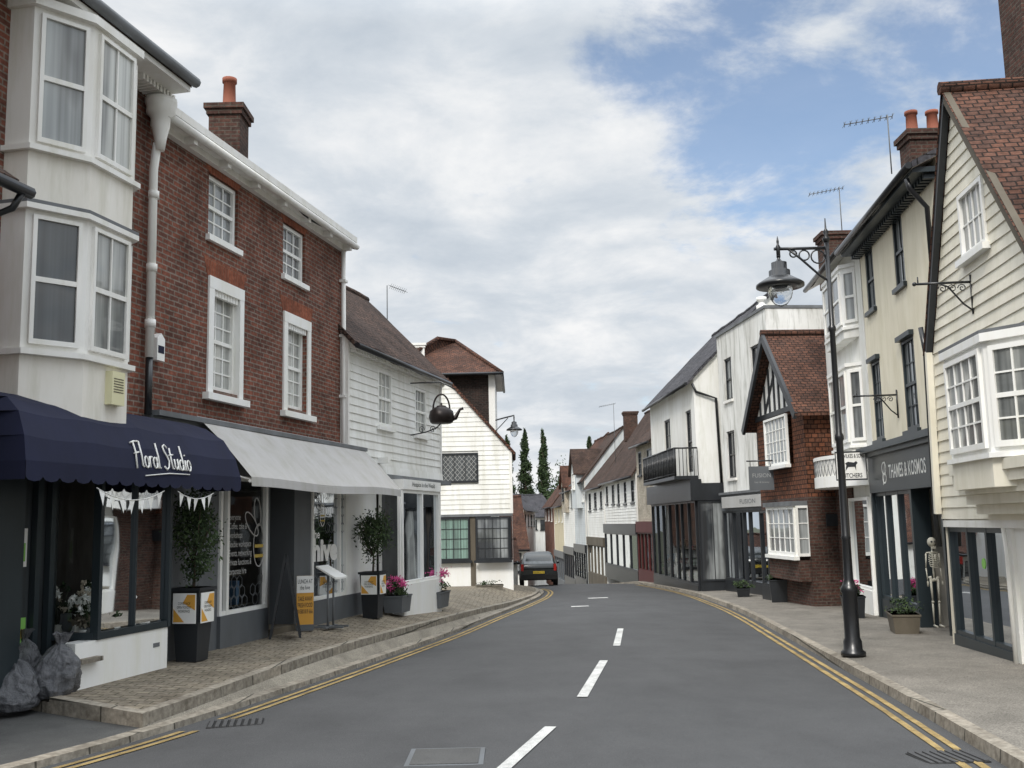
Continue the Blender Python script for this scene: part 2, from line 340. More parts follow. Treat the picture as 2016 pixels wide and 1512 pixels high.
def house(name,label,F,s0,s1,z0,z1,half,wm,rm,wins,board=False,roof='side',rise=2,ov=.3,sidemat=None,cat="house",wz=None,parapet=False,gutter='iron',pitch=.15,cm='white'):
    T=thing(name,label,cat,F.W((s0+s1)/2,-half,z0)); b=MB(); holes=[w[:4] for w in wins if w[4].get('o',-.08)<0]; wz0=wz if wz is not None else z0
    sm=sidemat or wm
    if board:
        boards(b,F,wz0,z1,lambda z:s0,lambda z:s1,holes,wm,pitch)
        panel(b,F,s0,s1,wz0,z1,holes,wm,.1,-.012)
        for a in (s0-.02,s1-.06): b.box(F,a,a+.08,-.02,.045,wz0,z1,cm)
    else: panel(b,F,s0,s1,wz0,z1,holes,wm)
    d=-2*half
    for a in (s0,s1):
        if roof=='side': pts=[(0,z0),(d,z0),(d,z1),(-half,z1+rise),(0,z1)]
        else: pts=[(0,z0),(d,z0),(d,z1),(0,z1)]
        b.poly([F.W(a,o,z) for o,z in pts],sm)
    b.poly([F.W(s0,d,z0),F.W(s1,d,z0),F.W(s1,d,z1),F.W(s0,d,z1)],sm)
    if roof=='flat': b.poly([F.W(s0,0,z1-.2),F.W(s1,0,z1-.2),F.W(s1,d,z1-.2),F.W(s0,d,z1-.2)],'lead')
    b.obj("wall",T)
    r=MB(); R=None
    if roof=='side':
        k=rise/half; e=.12; n=20
        def sag(t,a): return .06*noise.noise(Vector((t*3,a*1.1,F.P.y)))-.05*math.sin(math.pi*(a-s0)/(s1-s0))*(1-t)
        for sg in (1,-1):
            def P(i,t,up):
                a=s0-.12+(s1-s0+.24)*i/n; oo=(-half+sg*(half+ov)*t); z=z1+rise-k*(half+ov)*t
                return F.W(a,oo,z+e*up+sag(t,a))
            for i in range(n):
                for j in range(6):
                    t0=j/6;t1=(j+1)/6
                    r.poly([P(i,t0,1),P(i+1,t0,1),P(i+1,t1,1),P(i,t1,1)],rm)
                r.poly([P(i,0,0),P(i+1,0,0),P(i+1,1,0),P(i,1,0)],'white')
                r.poly([P(i,1,0),P(i+1,1,0),P(i+1,1,1),P(i,1,1)],rm)
            for i in (0,n): r.poly([P(i,0,0),P(i,1,0),P(i,1,1),P(i,0,1)],rm)
        pts=[F.W(s0-.12+(s1-s0+.24)*i/n,-half,z1+rise+.1+sag(0,s0-.12+(s1-s0+.24)*i/n)) for i in range(n+1)]
        r.tube(pts,.09,rm,8)
        R=r.obj("roof",T)
        g=MB(); g.tube([F.W(s0-.1,ov+.05,z1-k*ov+.03),F.W(s1+.1,ov+.05,z1-k*ov+.03)],.06,gutter,8); g.obj("gutter",T)
    if parapet:
        p=MB(); p.box(F,s0-.03,s1+.03,-.3,.05,z1,z1+.09,'lead'); p.box(F,s0-.03,s0+.27,-2*half,-.3,z1,z1+.09,'lead'); p.obj("coping",T)
    for w in wins:
        kw=dict(w[4]); window(T,F,*w[:4],**kw)
    return T,R
def gable(T,F,s,w,z0,z1,rise,wm,rm,out=.3,back=2.5,fm='dark'):
    b=MB(); a,c=s-w/2,s+w/2
    b.poly([F.W(a,out,z0),F.W(c,out,z0),F.W(c,out,z1),F.W(s,out,z1+rise),F.W(a,out,z1)],wm)
    for e in (a,c): b.poly([F.W(e,out,z0),F.W(e,-back,z0),F.W(e,-back,z1),F.W(e,out,z1)],wm)
    b.poly([F.W(a,out,z0),F.W(c,out,z0),F.W(c,0,z0),F.W(a,0,z0)],wm); b.obj("gable",T)
    b=MB(); k=rise/(w/2)
    for sg in (1,-1):
        q=[(s,z1+rise+.1),(s+sg*(w/2+.2),z1+.1-k*.2),(s+sg*(w/2+.2),z1-k*.2),(s,z1+rise)]
        b.hexa([F.W(x,out+.2,z) for x,z in q]+[F.W(x,-back,z) for x,z in q],rm)
    b.obj("gable_roof",T); window(T,F,s-w*.22,s+w*.22,z1-1.1,z1-.05,o=out+.01,nx=2,ny=2,fm=fm,pm='pane',sill=True)
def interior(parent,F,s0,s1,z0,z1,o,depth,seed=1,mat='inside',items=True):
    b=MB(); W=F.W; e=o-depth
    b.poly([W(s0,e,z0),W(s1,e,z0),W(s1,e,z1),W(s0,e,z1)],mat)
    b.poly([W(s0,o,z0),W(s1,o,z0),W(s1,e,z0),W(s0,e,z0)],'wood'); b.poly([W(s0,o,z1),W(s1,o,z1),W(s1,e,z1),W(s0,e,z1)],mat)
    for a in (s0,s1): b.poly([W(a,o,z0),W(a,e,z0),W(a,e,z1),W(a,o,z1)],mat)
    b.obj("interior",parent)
    if items:
        rr=random.Random(seed); b=MB(); pale=(mat=='insidel')
        cs=[clr("stock_%d"%i,c) for i,c in enumerate([(.4,.12,.09),(.12,.22,.38),(.55,.5,.38),(.16,.26,.15),(.6,.6,.6),(.3,.2,.14),(.5,.3,.35),(.7,.68,.6)])]
        for lv in ((z0+.08,z0+.5,z0+.85,z0+1.2,z0+1.55) if pale else (z0+.5,z0+.95,z0+1.45)):
            if pale: oo=o-.04
            else: oo=e+.35 if lv>z0+1.2 else (o-.25 if lv>z0+.6 else o-.1)
            if lv<z1-.25: 
                b.box(F,s0+.05,s1-.05,oo-.3,oo,lv-.02,lv,'white' if pale else 'wood')
                a=s0+.1
                while a<s1-.3:
                    w=rr.uniform(.07,.28); h=min(rr.uniform(.1,.30 if pale else .38),z1-lv-.05)
                    if rr.random()<.75:
                        if rr.random()<.5: b.box(F,a,a+w,oo-.22,oo-.04,lv,lv+h,rr.choice(cs))
                        else: b.lathe(W(a+w/2,oo-.13,lv),[(w*.25,0),(w*.42,h*.3),(w*.3,h*.7),(w*.14,h*.8),(w*.2,h)],rr.choice(cs),10)
                    a+=w+rr.uniform(.02,.15)
        b.obj("display",parent)
def shopfront(parent,F,s0,s1,z0,zs,zt,o,mull,fm='dark',rm='dark',seed=1,trans=None,doors=(),depth=2.2,imat='inside'):
    i=MB(); i.poly([F.W(s0,o-.03,zs),F.W(s1,o-.03,zs),F.W(s1,o-.03,zt),F.W(s0,o-.03,zt)],'glass'); g=i.obj("shop_window",parent)
    b=MB(); xs=[s0]+list(mull)+[s1]
    for x in xs: 
        b.box(F,x-.035,x+.035,o-.06,o+.03,zs,zt,fm)
    for k in range(len(xs)-1):
        b.box(F,xs[k]+.035,xs[k+1]-.035,o-.06,o+.025,zt-.07,zt,fm); b.box(F,xs[k]+.035,xs[k+1]-.035,o-.06,o+.025,zs,zs+.06,fm)
        if trans: b.box(F,xs[k]+.035,xs[k+1]-.035,o-.05,o+.015,trans-.025,trans+.025,fm)
    b.obj("frame",g)
    b=MB(); b.box(F,s0-.04,s1+.04,o-.2,o+.05,z0-.3,zs-.002,rm); b.obj("stall_riser",parent)
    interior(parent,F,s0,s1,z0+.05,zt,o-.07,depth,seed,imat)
    return g
# ------------------------------------------------------------ terrain
def zr(y): return -.025*y if y<48 else (-1.2-.07*(y-48) if y<150 else -8.34)
def tab(T,y):
    if y<=T[0][0]: return T[0][1]
    for i in range(len(T)-1):
        if y<=T[i+1][0]:
            t=(y-T[i][0])/(T[i+1][0]-T[i][0]); return T[i][1]*(1-t)+T[i+1][1]*t
    return T[-1][1]
XLt=[(-12,-11),(4,-6.1),(6.5,-4.9),(8.7,-3.92),(10.7,-3.36),(15,-2.5),(18,-1.95),(21,-1.4),(25.5,-.75),(31,.1),(36,.8),(40,1.1),(43,1.0),(45.5,.4),(48,0),(55,.5),(70,1.2),(120,1.6)]
XKt=[(-12,2.0),(5,3.3),(8,3.66),(11,4.05),(16.3,4.62),(23.6,5.4),(27.4,5.72),(34,6.05),(38,6.1),(41,6.0),(46,5.6),(55,5.0),(70,4.1),(120,3.6)]
XUt=[(9,-3.95),(10.3,-3.62),(15,-2.9),(18.2,-2.25),(21,-1.68),(25.5,-1.0),(31,-.1),(36,.62),(40,.93),(43,.83),(48,-.17),(120,1.4)]
zUt=[(9,-.06),(10.3,-.06),(15,-.08),(18,-.13),(21,-.21),(25.5,-.38),(31,-.62),(36,-.78),(44,-.98),(48,-1.1),(120,-6.1)]
zMt=[(9,0),(21,0),(25,-.12),(31,-.33),(36,-.42),(42,-.8),(48,-1.05),(120,-6.05)]
def smooth(T,y): return sum(tab(T,y+d) for d in (-1.2,-.6,0,.6,1.2))/5
XL=lambda y:smooth(XLt,y); XK=lambda y:smooth(XKt,y); XU=lambda y:smooth(XUt,y); zU=lambda y:smooth(zUt,y); zM=lambda y:smooth(zMt,y)
def strip(name,ys,fs,mat,kind="structure"):
    b=MB(); rows=[[Vector(p) for p in fs(y)] for y in ys]; m=b.mi(mat); k=len(rows[0])
    for r in rows: b.v+=r
    for i in range(len(rows)-1):
        for j in range(k-1): b.f.append((i*k+j,i*k+j+1,(i+1)*k+j+1,(i+1)*k+j)); b.m.append(m)
    return b.obj(name,None,None,False,kind)
def yr(a,b,st=.7):
    n=int((b-a)/st); return [a+(b-a)*i/n for i in range(n+1)]
ysr=yr(-12,120,.9)
strip("road",ysr,lambda y:[(XL(y)*(1-t)+XK(y)*t,y,zr(y)+.05*math.sin(math.pi*t)) for t in [i/8 for i in range(9)]],'asphalt')
b=MB(); gx=[-400,-120,-40,-12,0,12,40,120,400]; gy=[-300,-60,0,20,48,80,110,150,300,900]
for i in range(len(gx)-1):
    for j in range(len(gy)-1):
        b.poly([(x,y,zr(max(y,-12))-.45) for x,y in ((gx[i],gy[j]),(gx[i+1],gy[j]),(gx[i+1],gy[j+1]),(gx[i],gy[j+1]))],'ground')
b.obj("ground",None,None,False,"structure")
ysl=yr(10.3,120,.8)
strip("kerb",yr(-12,120,.8),lambda y:[(XL(y),y,zr(y)-.02),(XL(y)-.01,y,zr(y)+.06),(XL(y)-.15,y,zr(y)+.07)],'kerb')
strip("gutter_channel",ysl,lambda y:[(XL(y)-.15,y,zr(y)+.068),(XU(y),y,max(zr(y)+.067,zU(y)-.12))],'gutter')
strip("kerb",ysl,lambda y:[(XU(y),y,zr(y)-.02),(XU(y)-.015,y,zU(y)-.004),(XU(y)-.14,y,zU(y)+.004)],'kerb')
strip("pavement",[10.3]+yr(11.4,120,.8),lambda y:[(XU(y)-.14,y,zU(y)+.003),(XU(y)-1.25,y+(.75 if y<10.5 else 0),zM(y)),(-9,y+(4 if y<10.5 else 0),zM(y)+.01)],'pave')
b=MB()
for (p,q) in (((XU(10.3)-.0,10.3),(XU(10.3)-1.25,11.05)),((XU(10.3)-1.25,11.05),(-9,14.3))):
    b.hexa([(p[0],p[1]-.1,-.3),(q[0],q[1]-.1,-.3),(q[0],q[1]+.06,-.3),(p[0],p[1]+.06,-.3),(p[0],p[1]-.1,zU(10.3)+.006),(q[0],q[1]-.1,.004),(q[0],q[1]+.06,.006),(p[0],p[1]+.06,zU(10.3)+.008)],'kerb')
b.obj("kerb",None,None,False,"structure")
strip("driveway",yr(-12,13,.8),lambda y:[(XL(y)-.148,y,zr(y)+.066),(XL(y)-1.5,y,zr(min(y,10))+.09),(-16,y,zr(min(y,10))+.12)],'asph2')
strip("kerb",ysr,lambda y:[(XK(y),y,zr(y)-.02),(XK(y)+.015,y,zr(y)+.10),(XK(y)+.14,y,zr(y)+.112)],'kerb')
strip("pavement",ysr,lambda y:[(XK(y)+.14,y,zr(y)+.11),(XK(y)+1.5,y,zr(y)+.14),(XK(y)+12,y,zr(y)+.2)],'paver')
def roadz(x,y):
    t=(x-XL(y))/(XK(y)-XL(y)); return zr(y)+.05*math.sin(math.pi*min(1,max(0,t)))
def lineh(name,edge,offs,y0,y1,mat,w=.07):
    strip(name,yr(y0,y1,.3),lambda y:[(edge(y)+offs+.008*noise.noise(Vector((y*3,offs,0))),y,roadz(edge(y)+offs,y)+.008),(edge(y)+offs+w+.008*noise.noise(Vector((y*3,offs,7))),y,roadz(edge(y)+offs+w,y)+.008)],mat)
for o in (.15,.29):
    lineh("yellow_line",XL,o,2,10.3,'yline'); lineh("yellow_line",XL,o,11,44,'yline')
    lineh("yellow_line",XK,-o-.06,2,46,'yline')
def mark(p,q,w,name="road_marking",mat='line'):
    n=6; b=MB()
    d=Vector((q[0]-p[0],q[1]-p[1])); nn=Vector((d.y,-d.x)).normalized()*w/2
    for i in range(n):
        a=Vector(p)+d*i/n; c=Vector(p)+d*(i+1)/n
        b.poly([(v.x,v.y,roadz(v.x,v.y)+.009) for v in (a-nn,a+nn,c+nn,c-nn)],mat)
    b.obj(name,None,None,False,"structure")
mark((-.7,5.6),(.29,9.83),.11);mark((.705,11.7),(1.26,15.35),.12);mark((1.665,17.56),(2.1,21.18),.12)
mark((1.55,29.6),(2.05,29.6),.35);mark((2.35,34.1),(3.0,34.1),.5)
def grate(x,y,w,d,rot=0,cover=False):
    z=roadz(x,y)
    T=thing("drain_cover","rusty iron drain grating set in the asphalt by the kerb" if not cover else "worn square metal access cover set in the asphalt","drain",(x,y,z))
    c,s=math.cos(rot),math.sin(rot)
    F=Fr((x,y),(x+c,y+s),-1); b=MB(); b.box(F,-w/2,w/2,-d/2,d/2,-.05+z,z+.008,'grey' if cover else 'rubber'); 
    if not cover:
        n=8
        for i in range(n): a=-w/2+w*(i+.5)/n; b.box(F,a-w/n*.28,a+w/n*.28,-d/2,d/2,z+.008,z+.02,'asphalt')
    else: b.box(F,-w/2+.04,w/2-.04,-d/2+.04,d/2-.04,z+.008,z+.014,'asph2')
    b.obj("grating" if not cover else "cover_plate",T)
grate(-2.88,10.68,.55,.38,.2); grate(-.6,8.55,.62,.62,0,True); grate(3.35,8.3,.5,.38,.1)
# ------------------------------------------------------------ LEFT: brick terrace
LB=Fr((-4.75,13.5),(-3.09,20.9),1)
winsLB=[(1.22,2.12,6.06,7.02,dict(nx=3,ny=4,o=-.1,pm='pane')),(3.76,4.66,6.06,7.0,dict(nx=3,ny=4,o=-.1,pm='pane')),
        (1.40,2.22,3.76,5.28,dict(nx=3,ny=6,o=-.13,pm='curt',sill=False)),(3.92,4.76,3.76,5.24,dict(nx=3,ny=6,o=-.13,pm='curt',sill=False))]
T,R=house("brick_townhouse","three storey red brick terrace house with white sash windows",LB,-.35,6.4,0,7.3,3.5,'brick','slate',winsLB,roof='side',rise=1.25,ov=.24,wz=3.2,gutter='white')
for s0,s1,z0,z1 in ((1.25,2.33,3.69,5.45),(3.78,4.9,3.69,5.42)):
    b=MB(); b.box(LB,s0,s0+.15,-.1,.03,z0,z1-.17,'bright'); b.box(LB,s1-.13,s1,-.1,.03,z0,z1-.17,'bright'); b.box(LB,s0,s1,-.1,.034,z1-.18,z1,'bright')
    for i in range(9):
        a=s0+.16+(s1-s0-.3)*i/9; b.box(LB,a,a+.07,-.06,.0,z1-.27,z1-.18,'bright')
    b.obj("window_surround",T)
boxpart("sill",T,LB,[(s0,s1,-.1,.1,z0-.1,z0) for s0,s1,z0 in ((1.15,2.43,3.69),(3.7,5.0,3.69))],'bright')
for s0,s1,z in ((1.12,2.43,5.452),(3.66,5.02,5.422),(1.12,2.2,7.02),(3.66,4.74,7.0)):
    h=.27 if z<6 else .12
    b=MB(); b.extr(LB,[(s0+.1,z),(s1-.1,z),(s1+.02,z+h),(s0-.02,z+h)],-.02,.006,'arch'); b.obj("brick_arch",T)
b=MB(); b.box(LB,-.35,6.42,-.02,.1,7.02+.12,7.28,'white'); b.box(LB,-.35,6.42,.1,.27,7.24,7.31,'white'); b.box(LB,-.35,6.44,.22,.32,7.31,7.42,'white'); 
for i in range(7): 
    a=.35+i*.98; b.box(LB,a,a+.1,.1,.25,7.13,7.24,'white')
b.obj("eaves_cornice",T)
chimney(R or T,-5.2,18.2,.58,.6,7.6,9.5,1,'brickd',.62,.13)
b=MB(); b.tube([LB.W(6.33,.07,7.2),LB.W(6.36,.07,3.3),LB.W(6.4,.1,3.1),LB.W(6.95,.3,2.95)],.045,'white'); 
for z in (4.2,5.4,6.5): b.box(LB,6.28,6.42,0,.13,z,z+.05,'white')
b.obj("downpipe",T)
b=MB(); b.lathe(LB.W(-.42,.2,7.1),[(.06,-.35),(.08,-.2),(.12,-.02),(.13,.1),(.19,.16),(.19,.24),(.21,.3),(.21,.36)],'white',14); b.tube([LB.W(-.42,.16,6.85),LB.W(-.4,.1,6.5),LB.W(-.38,.1,3.95)],.06,'white')
for z in (6.1,5.1,4.35): b.tube([LB.W(-.39,.105,z),LB.W(-.39,.105,z+.1)],.075,'white')
b.obj("downpipe",T); b=MB(); b.tube([LB.W(-.38,.1,3.95),LB.W(-.38,.1,3.2)],.05,'iron'); b.obj("downpipe",T,"black lower drainpipe")
b=MB(); b.extr(LB,[(-.2,3.95),(-.02,3.95),(-.02,4.25),(-.11,4.32),(-.2,4.25)],0,.1,'bright'); ab=b.obj("alarm_box",T)
b=MB(); b.extr(LB,[(-.18,4.05),(-.04,4.05),(-.04,4.15),(-.18,4.15)],.1,.104,'navy'); b.obj("badge",ab)
b=MB(); b.box(LB,-.3,7.2,-.1,.12,2.5,3.2,'grey'); b.box(LB,-.3,7.25,-.1,.22,3.2,3.27,'lead'); b.obj("fascia",T)
g=shopfront(T,LB,1.55,3.0,0,.46,2.5,.1,[1.75],'bright','grey',3,depth=1.6)
g2=shopfront(T,LB,4.8,7.15,0,.42,2.5,.1,[6.05,6.35],'bright','grey',4,depth=1.6)
boxpart("pilaster",T,LB,[(-.3,1.5,-.1,.1,0,2.5),(3.04,3.14,-.1,.1,0,2.5),(4.1,4.76,-.1,.1,0,2.5)],'grey')
b=MB(); b.box(LB,3.16,3.95,-.55,-.5,.1,2.4,'dark'); dd=b.obj("door",T); boxpart("door_reveal",T,LB,[(3.14,3.16,-.6,.1,.1,2.5),(4.08,4.1,-.6,.1,.1,2.5)],'grey'); boxpart("doorstep",T,LB,[(3.14,4.1,-.6,.12,-.05,.1)],'wood')
b=MB(); b.tube([LB.W(3.85,-.47,.9),LB.W(3.85,-.47,1.25)],.012,'bright'); b.obj("handle",dd)
def hexline(b,F,s,o,z,r,mat,w=.012):
    p=[(s+r*math.cos(math.pi/6+k*math.pi/3),z+r*math.sin(math.pi/6+k*math.pi/3)) for k in range(6)]
    for k in range(6): b.beam(F,p[k],p[(k+1)%6],w,o,o+.003,mat)
b=MB()
for i in range(7):
    for j in range(5):
        ss=1.85+i*.17+(.085 if j%2 else 0); z=.62+j*.15
        if 1.8<ss<2.95 and rnd.random()<.6 and z<1.0: hexline(b,LB,ss,.085,z,.09,'lead',.006)
for i in range(13):
    for j in range(12):
        s=4.9+i*.18+(.09 if j%2 else 0); z=.6+j*.155
        if s<7.05 and rnd.random()<.4 and abs(z-1.3)>.25: hexline(b,LB,s,.085,z,.095,'lead',.007)
b.obj("hexagon_transfer",g2)
def beeshape(F,s,o,z,k,parent,mt='bright'):
    b=MB()
    def ring(cs,cz,a,c,rot,mat,w=.02,n=22):
        pts=[]
        for i in range(n):
            t=2*math.pi*i/n; x=a*math.cos(t); y=c*math.sin(t); pts.append((cs+(x*math.cos(rot)-y*math.sin(rot)),cz+x*math.sin(rot)+y*math.cos(rot)))
        for i in range(n): b.beam(F,pts[i],pts[(i+1)%n],w,o,o+.003,mat)
    ring(s,z-.05*k,.16*k,.30*k,0,mt); ring(s-.22*k,z+.25*k,.1*k,.24*k,.9,mt); ring(s-.05*k,z+.42*k,.1*k,.2*k,.2,mt)
    for dz in (-.2,-.06): b.beam(F,(s-.13*k,z+dz*k),(s+.13*k,z+dz*k),.045*k,o+.004,o+.006,'yellow')
    b.obj("emblem",parent)
beeshape(LB,2.8,.088,1.5,1.1,g,'faint'); beeshape(LB,5.3,.088,1.95,.65,g2)
text("the",LB,5.0,.09,1.58,.35,.15,'bright',g2,bold=.02); text("hive",LB,5.43,.09,1.3,1.12,.42,'bright',g2,bold=.05)
text("everyone\nCoffee, cake &\nworkshops\nflexible workspace\nEvents, networking\nPrivate functions &\ncorporate hire",LB,2.2,.09,1.45,.72,.9,'faint',g,align='LEFT',bold=.005)
A=thing("shop_awning","long plain pale grey canvas awning over a shop front","awning",LB.W(4,.1,3.3)); b=MB()
n=24
for i in range(n):
    a=.84+6.31*i/n; c=.84+6.31*(i+1)/n; f=lambda x:.02*math.sin(x*1.3)
    b.poly([LB.W(a,.1,3.3),LB.W(c,.1,3.3),LB.W(c,.55,2.85+f(c)*1.3),LB.W(a,.55,2.85+f(a)*1.3)],'canvas')
    b.poly([LB.W(a,.55,2.85+f(a)*1.3),LB.W(c,.55,2.85+f(c)*1.3),LB.W(c,.95,2.40+f(c)),LB.W(a,.95,2.40+f(a))],'canvas')
    b.poly([LB.W(a,.95,2.40+f(a)),LB.W(c,.95,2.40+f(c)),LB.W(c,.96,2.27+f(c)),LB.W(a,.96,2.27+f(a))],'canvas')
b.obj("canopy",A)
for pth,r in (([LB.W(.84,.93,2.36),LB.W(7.15,.93,2.36)],.022),([LB.W(.9,.14,2.6),LB.W(.9,.92,2.38)],.015),([LB.W(7.1,.14,2.6),LB.W(7.1,.92,2.38)],.015)):
    b=MB(); b.tube(pth,r,'white'); b.obj("awning_arm",A)
# ------------------------------------------------------------ LEFT: florist house
T=thing("brick_shop_house","tall brick house with white bay windows over florist shop","house",LB.W(-2.5,-2,0))
b=MB(); panel(b,LB,-6.5,-.352,2.5,8.0,[],'brick',o=.0); b.poly([LB.W(-.352,0,0),LB.W(-.352,-7,0),LB.W(-.352,-7,8),LB.W(-.352,-3.5,10.2),LB.W(-.352,0,8)],'brick'); b.poly([LB.W(-6.5,0,0),LB.W(-6.5,-7,0),LB.W(-6.5,-7,8),LB.W(-6.5,-3.5,10.2),LB.W(-6.5,0,8)],'brick')
b.obj("wall",T)
b=MB()
for sg in (1,-1): b.hexa([LB.W(a,-3.5+sg*o,z) for a,o,z in ((-6.5,0,10.3),(-.25,0,10.3),(-.25,4.05,7.76),(-6.5,4.05,7.76))]+[LB.W(a,-3.5+sg*o,z) for a,o,z in ((-6.5,0,10.2),(-.25,0,10.2),(-.25,4.05,7.66),(-6.5,4.05,7.66))],'tileb')
b.obj("roof",T)
b=MB(); b.tube([LB.W(-6.5,.62,7.72),LB.W(-.25,.62,7.72)],.07,'lead'); b.box(LB,-6.5,-.3,0,.56,7.58,7.655,'white'); 
for i in range(10): b.box(LB,-1.0+i*.08,-.96+i*.08,.02,.3,7.5,7.58,'white')
b.obj("gutter",T)
bp=[(-3.07,-.05),(-3.07,.3),(-2.5,.65),(-1.68,.65),(-1.2,-.05)]
def grow(pts,d):
    c=(sum(p[0] for p in pts)/len(pts),0)
    return [(p[0]+(d if p[0]>c[0] else -d),p[1]+(d if p[1]>0 else 0)) for p in pts]
def bay(T,F,bp,levels,mat='plaster',fm='white',lg=.06):
    b=MB()
    for kind,z0,z1 in levels:
        if kind=='wall': b.prism(F,bp,z0,z1,mat)
        elif kind=='win': b.prism(F,bp,z0,z1,fm)
        elif kind=='ledge': b.prism(F,grow(bp,lg),z0,z1,'lead' if z1-z0<.05 else fm)
    return b.obj("bay",T)
B=bay(T,LB,bp,[('wall',2.9,3.56),('ledge',3.56,3.62),('win',3.62,5.13),('ledge',5.13,5.19),('ledge',5.19,5.23),('wall',5.23,5.78),('ledge',5.78,5.84),('win',5.84,7.42),('ledge',7.42,7.52)])
for z0,z1 in ((3.68,5.08),(5.89,7.36)):
    for (p,q,nx,pm) in ((bp[1],bp[2],1,'pane' if z0>5 else 'paned'),(bp[2],bp[3],2,'curt'),(bp[3],bp[4],1,'pane')):
        f=LB.sub(p,q); window(B,f,.07,f.len-.07,z0,z1,o=.012,nx=nx,ny=2,fm='white',pm=pm,sill=False,fw=.045,proud=.03)
b=MB(); b.box(LB,-2.1,-1.86,.45,.74,3.12,3.5,'yellowb'); 
for i in range(6): b.box(LB,-2.07,-1.89,.74,.744,3.26+i*.03,3.27+i*.03,'wood')
b.obj("alarm_box",T,"pale yellow plastic alarm box")
b=MB(); b.box(LB,-2.13,-.30,.2,.41,-.2,.5,'bright'); b.box(LB,-2.13,-1.75,.2,.5,.28,.33,'kerb'); b.box(LB,-.62,-.48,.41,.415,.28,.33,'lead'); b.obj("stall_riser",T)
fG=Fr(LB.W(-1.81,-.18,0),LB.W(-1.74,.4,0),1)
b=MB(); b.poly([LB.W(-1.7,.37,.6),LB.W(-.34,.37,.6),LB.W(-.34,.37,2.6),LB.W(-1.7,.37,2.6)],'glass'); b.poly([fG.W(.04,-.02,.6),fG.W(.54,-.02,.6),fG.W(.54,-.02,2.6),fG.W(.04,-.02,2.6)],'glass'); g=b.obj("shop_window",T)
b=MB()
for a in (-1.74,-.30): b.box(LB,a-.03,a+.03,.33,.43,.5,2.7,'teal')
b.box(LB,-1.04,-1.01,.33,.41,.58,2.7,'teal')
b.box(LB,-1.705,-.335,.33,.425,.5,.58,'teal');b.box(fG,0,.55,-.06,.03,.5,.58,'teal'); b.box(fG,-.03,.04,-.07,.03,0,2.7,'teal')
b.obj("frame",g)
b=MB(); b.box(LB,-3.3,-1.84,-.24,-.2,.0,2.9,'paned'); d=b.obj("door",T); b=MB()
for a in (-2.55,-2.1,-1.86): b.box(LB,a-.04,a+.04,-.19,-.12,0,2.9,'teal')
b.box(LB,-3.3,-2.6,-.19,-.14,0,.35,'teal'); b.obj("frame",d); boxpart("pilaster",T,LB,[(-6.5,-2.62,-.3,.1,0,3)],'teal')
for s,z,w,h,m in ((-2.3,1.55,.2,.42,'bright'),(-2.3,1.5,.14,.2,'green'),(-2.02,1.65,.1,.38,'bright'),(-2.3,.62,.24,.34,'green'),(-2.3,.62,.16,.1,'yellow')):
    e=.0 if m=='bright' else .004 if m=='green' else .007
    b=MB(); b.box(LB,s-w/2,s+w/2,-.198,-.19+e,z-h/2,z+h/2,m); b.obj("poster",d)
b=MB(); b.poly([LB.W(-1.8,-2.2,.4),LB.W(-.36,-2.2,.4),LB.W(-.36,-2.2,2.8),LB.W(-1.8,-2.2,2.8)],'inside'); b.poly([LB.W(-1.8,.3,.5),LB.W(-.36,.3,.5),LB.W(-.36,-2.2,.5),LB.W(-1.8,-2.2,.5)],'wood'); b.poly([LB.W(-.36,.3,.2),LB.W(-.36,-2.2,.2),LB.W(-.36,-2.2,2.8),LB.W(-.36,.3,2.8)],'inside'); b.poly([LB.W(-3.2,.3,2.8),LB.W(-.36,.3,2.8),LB.W(-.36,-2.2,2.8),LB.W(-3.2,-2.2,2.8)],'inside')
b.obj("interior",T)
b=MB()
for i in range(34):
    s=rnd.uniform(-1.66,-.42); o=rnd.uniform(-.5,.26) if i>12 else rnd.uniform(.1,.27); h=rnd.uniform(.1,.26); p=LB.W(s if i>12 else -1.62+i*.1,o,.5)
    b.lathe(p,[(.05,0),(.08,h*.4),(.06,h*.8),(.07,h)],rnd.choice(['bright','white','wood','grey']),12)
    hh=h+rnd.uniform(.12,.42)
    for k in range(6): 
        q=p+Vector((rnd.uniform(-.13,.13),rnd.uniform(-.13,.13),hh+rnd.uniform(-.08,.08))); b.tube([p+Vector((0,0,h)),q],.004,'leafd',4)
        b.leaves(q,(.05,.05,.05),16,.034,rnd.choice(['petal','bright','bright','leafd']),3,seed=i*9+k)
    if i%3==0: b.leaves(p+Vector((0,0,h+.06)),(.14,.14,.10),150,.04,rnd.choice(['petal','wood','leafd']),7,seed=i+50)
b.obj("display",T)
b=MB(); b.box(LB,-6.5,.2,0,.3,2.9,3.12,'lead'); b.obj("fascia",T)
A=thing("shop_awning","navy blue hooded canvas awning with scalloped edge and white lettering","awning",LB.W(-1.5,.3,3.1)); b=MB()
prof=[(.3,3.13,0),(.5,3.06,.12),(.72,2.9,.22),(.86,2.65,.3),(.92,2.4,.34)]
sA,sB=-3.35,.25
for i in range(len(prof)-1):
    o0,z0,e0=prof[i];o1,z1,e1=prof[i+1]; n=18
    for j in range(n):
        q=lambda o,z,e,t:LB.W(sA-e+(sB-sA+2*e)*t,o,z-.025*abs(math.sin(t*math.pi*4))*(o>.35))
        b.poly([q(o0,z0,e0,j/n),q(o0,z0,e0,(j+1)/n),q(o1,z1,e1,(j+1)/n),q(o1,z1,e1,j/n)],'navy')
    for s_,sg in ((sA,-1),(sB,1)): b.poly([LB.W(s_+sg*e0,o0,z0),LB.W(s_+sg*e1,o1,z1),LB.W(s_+sg*.34,.3,z1),LB.W(s_+sg*.34*0+sg*e0,.3,z0)],'navy')
ns=17
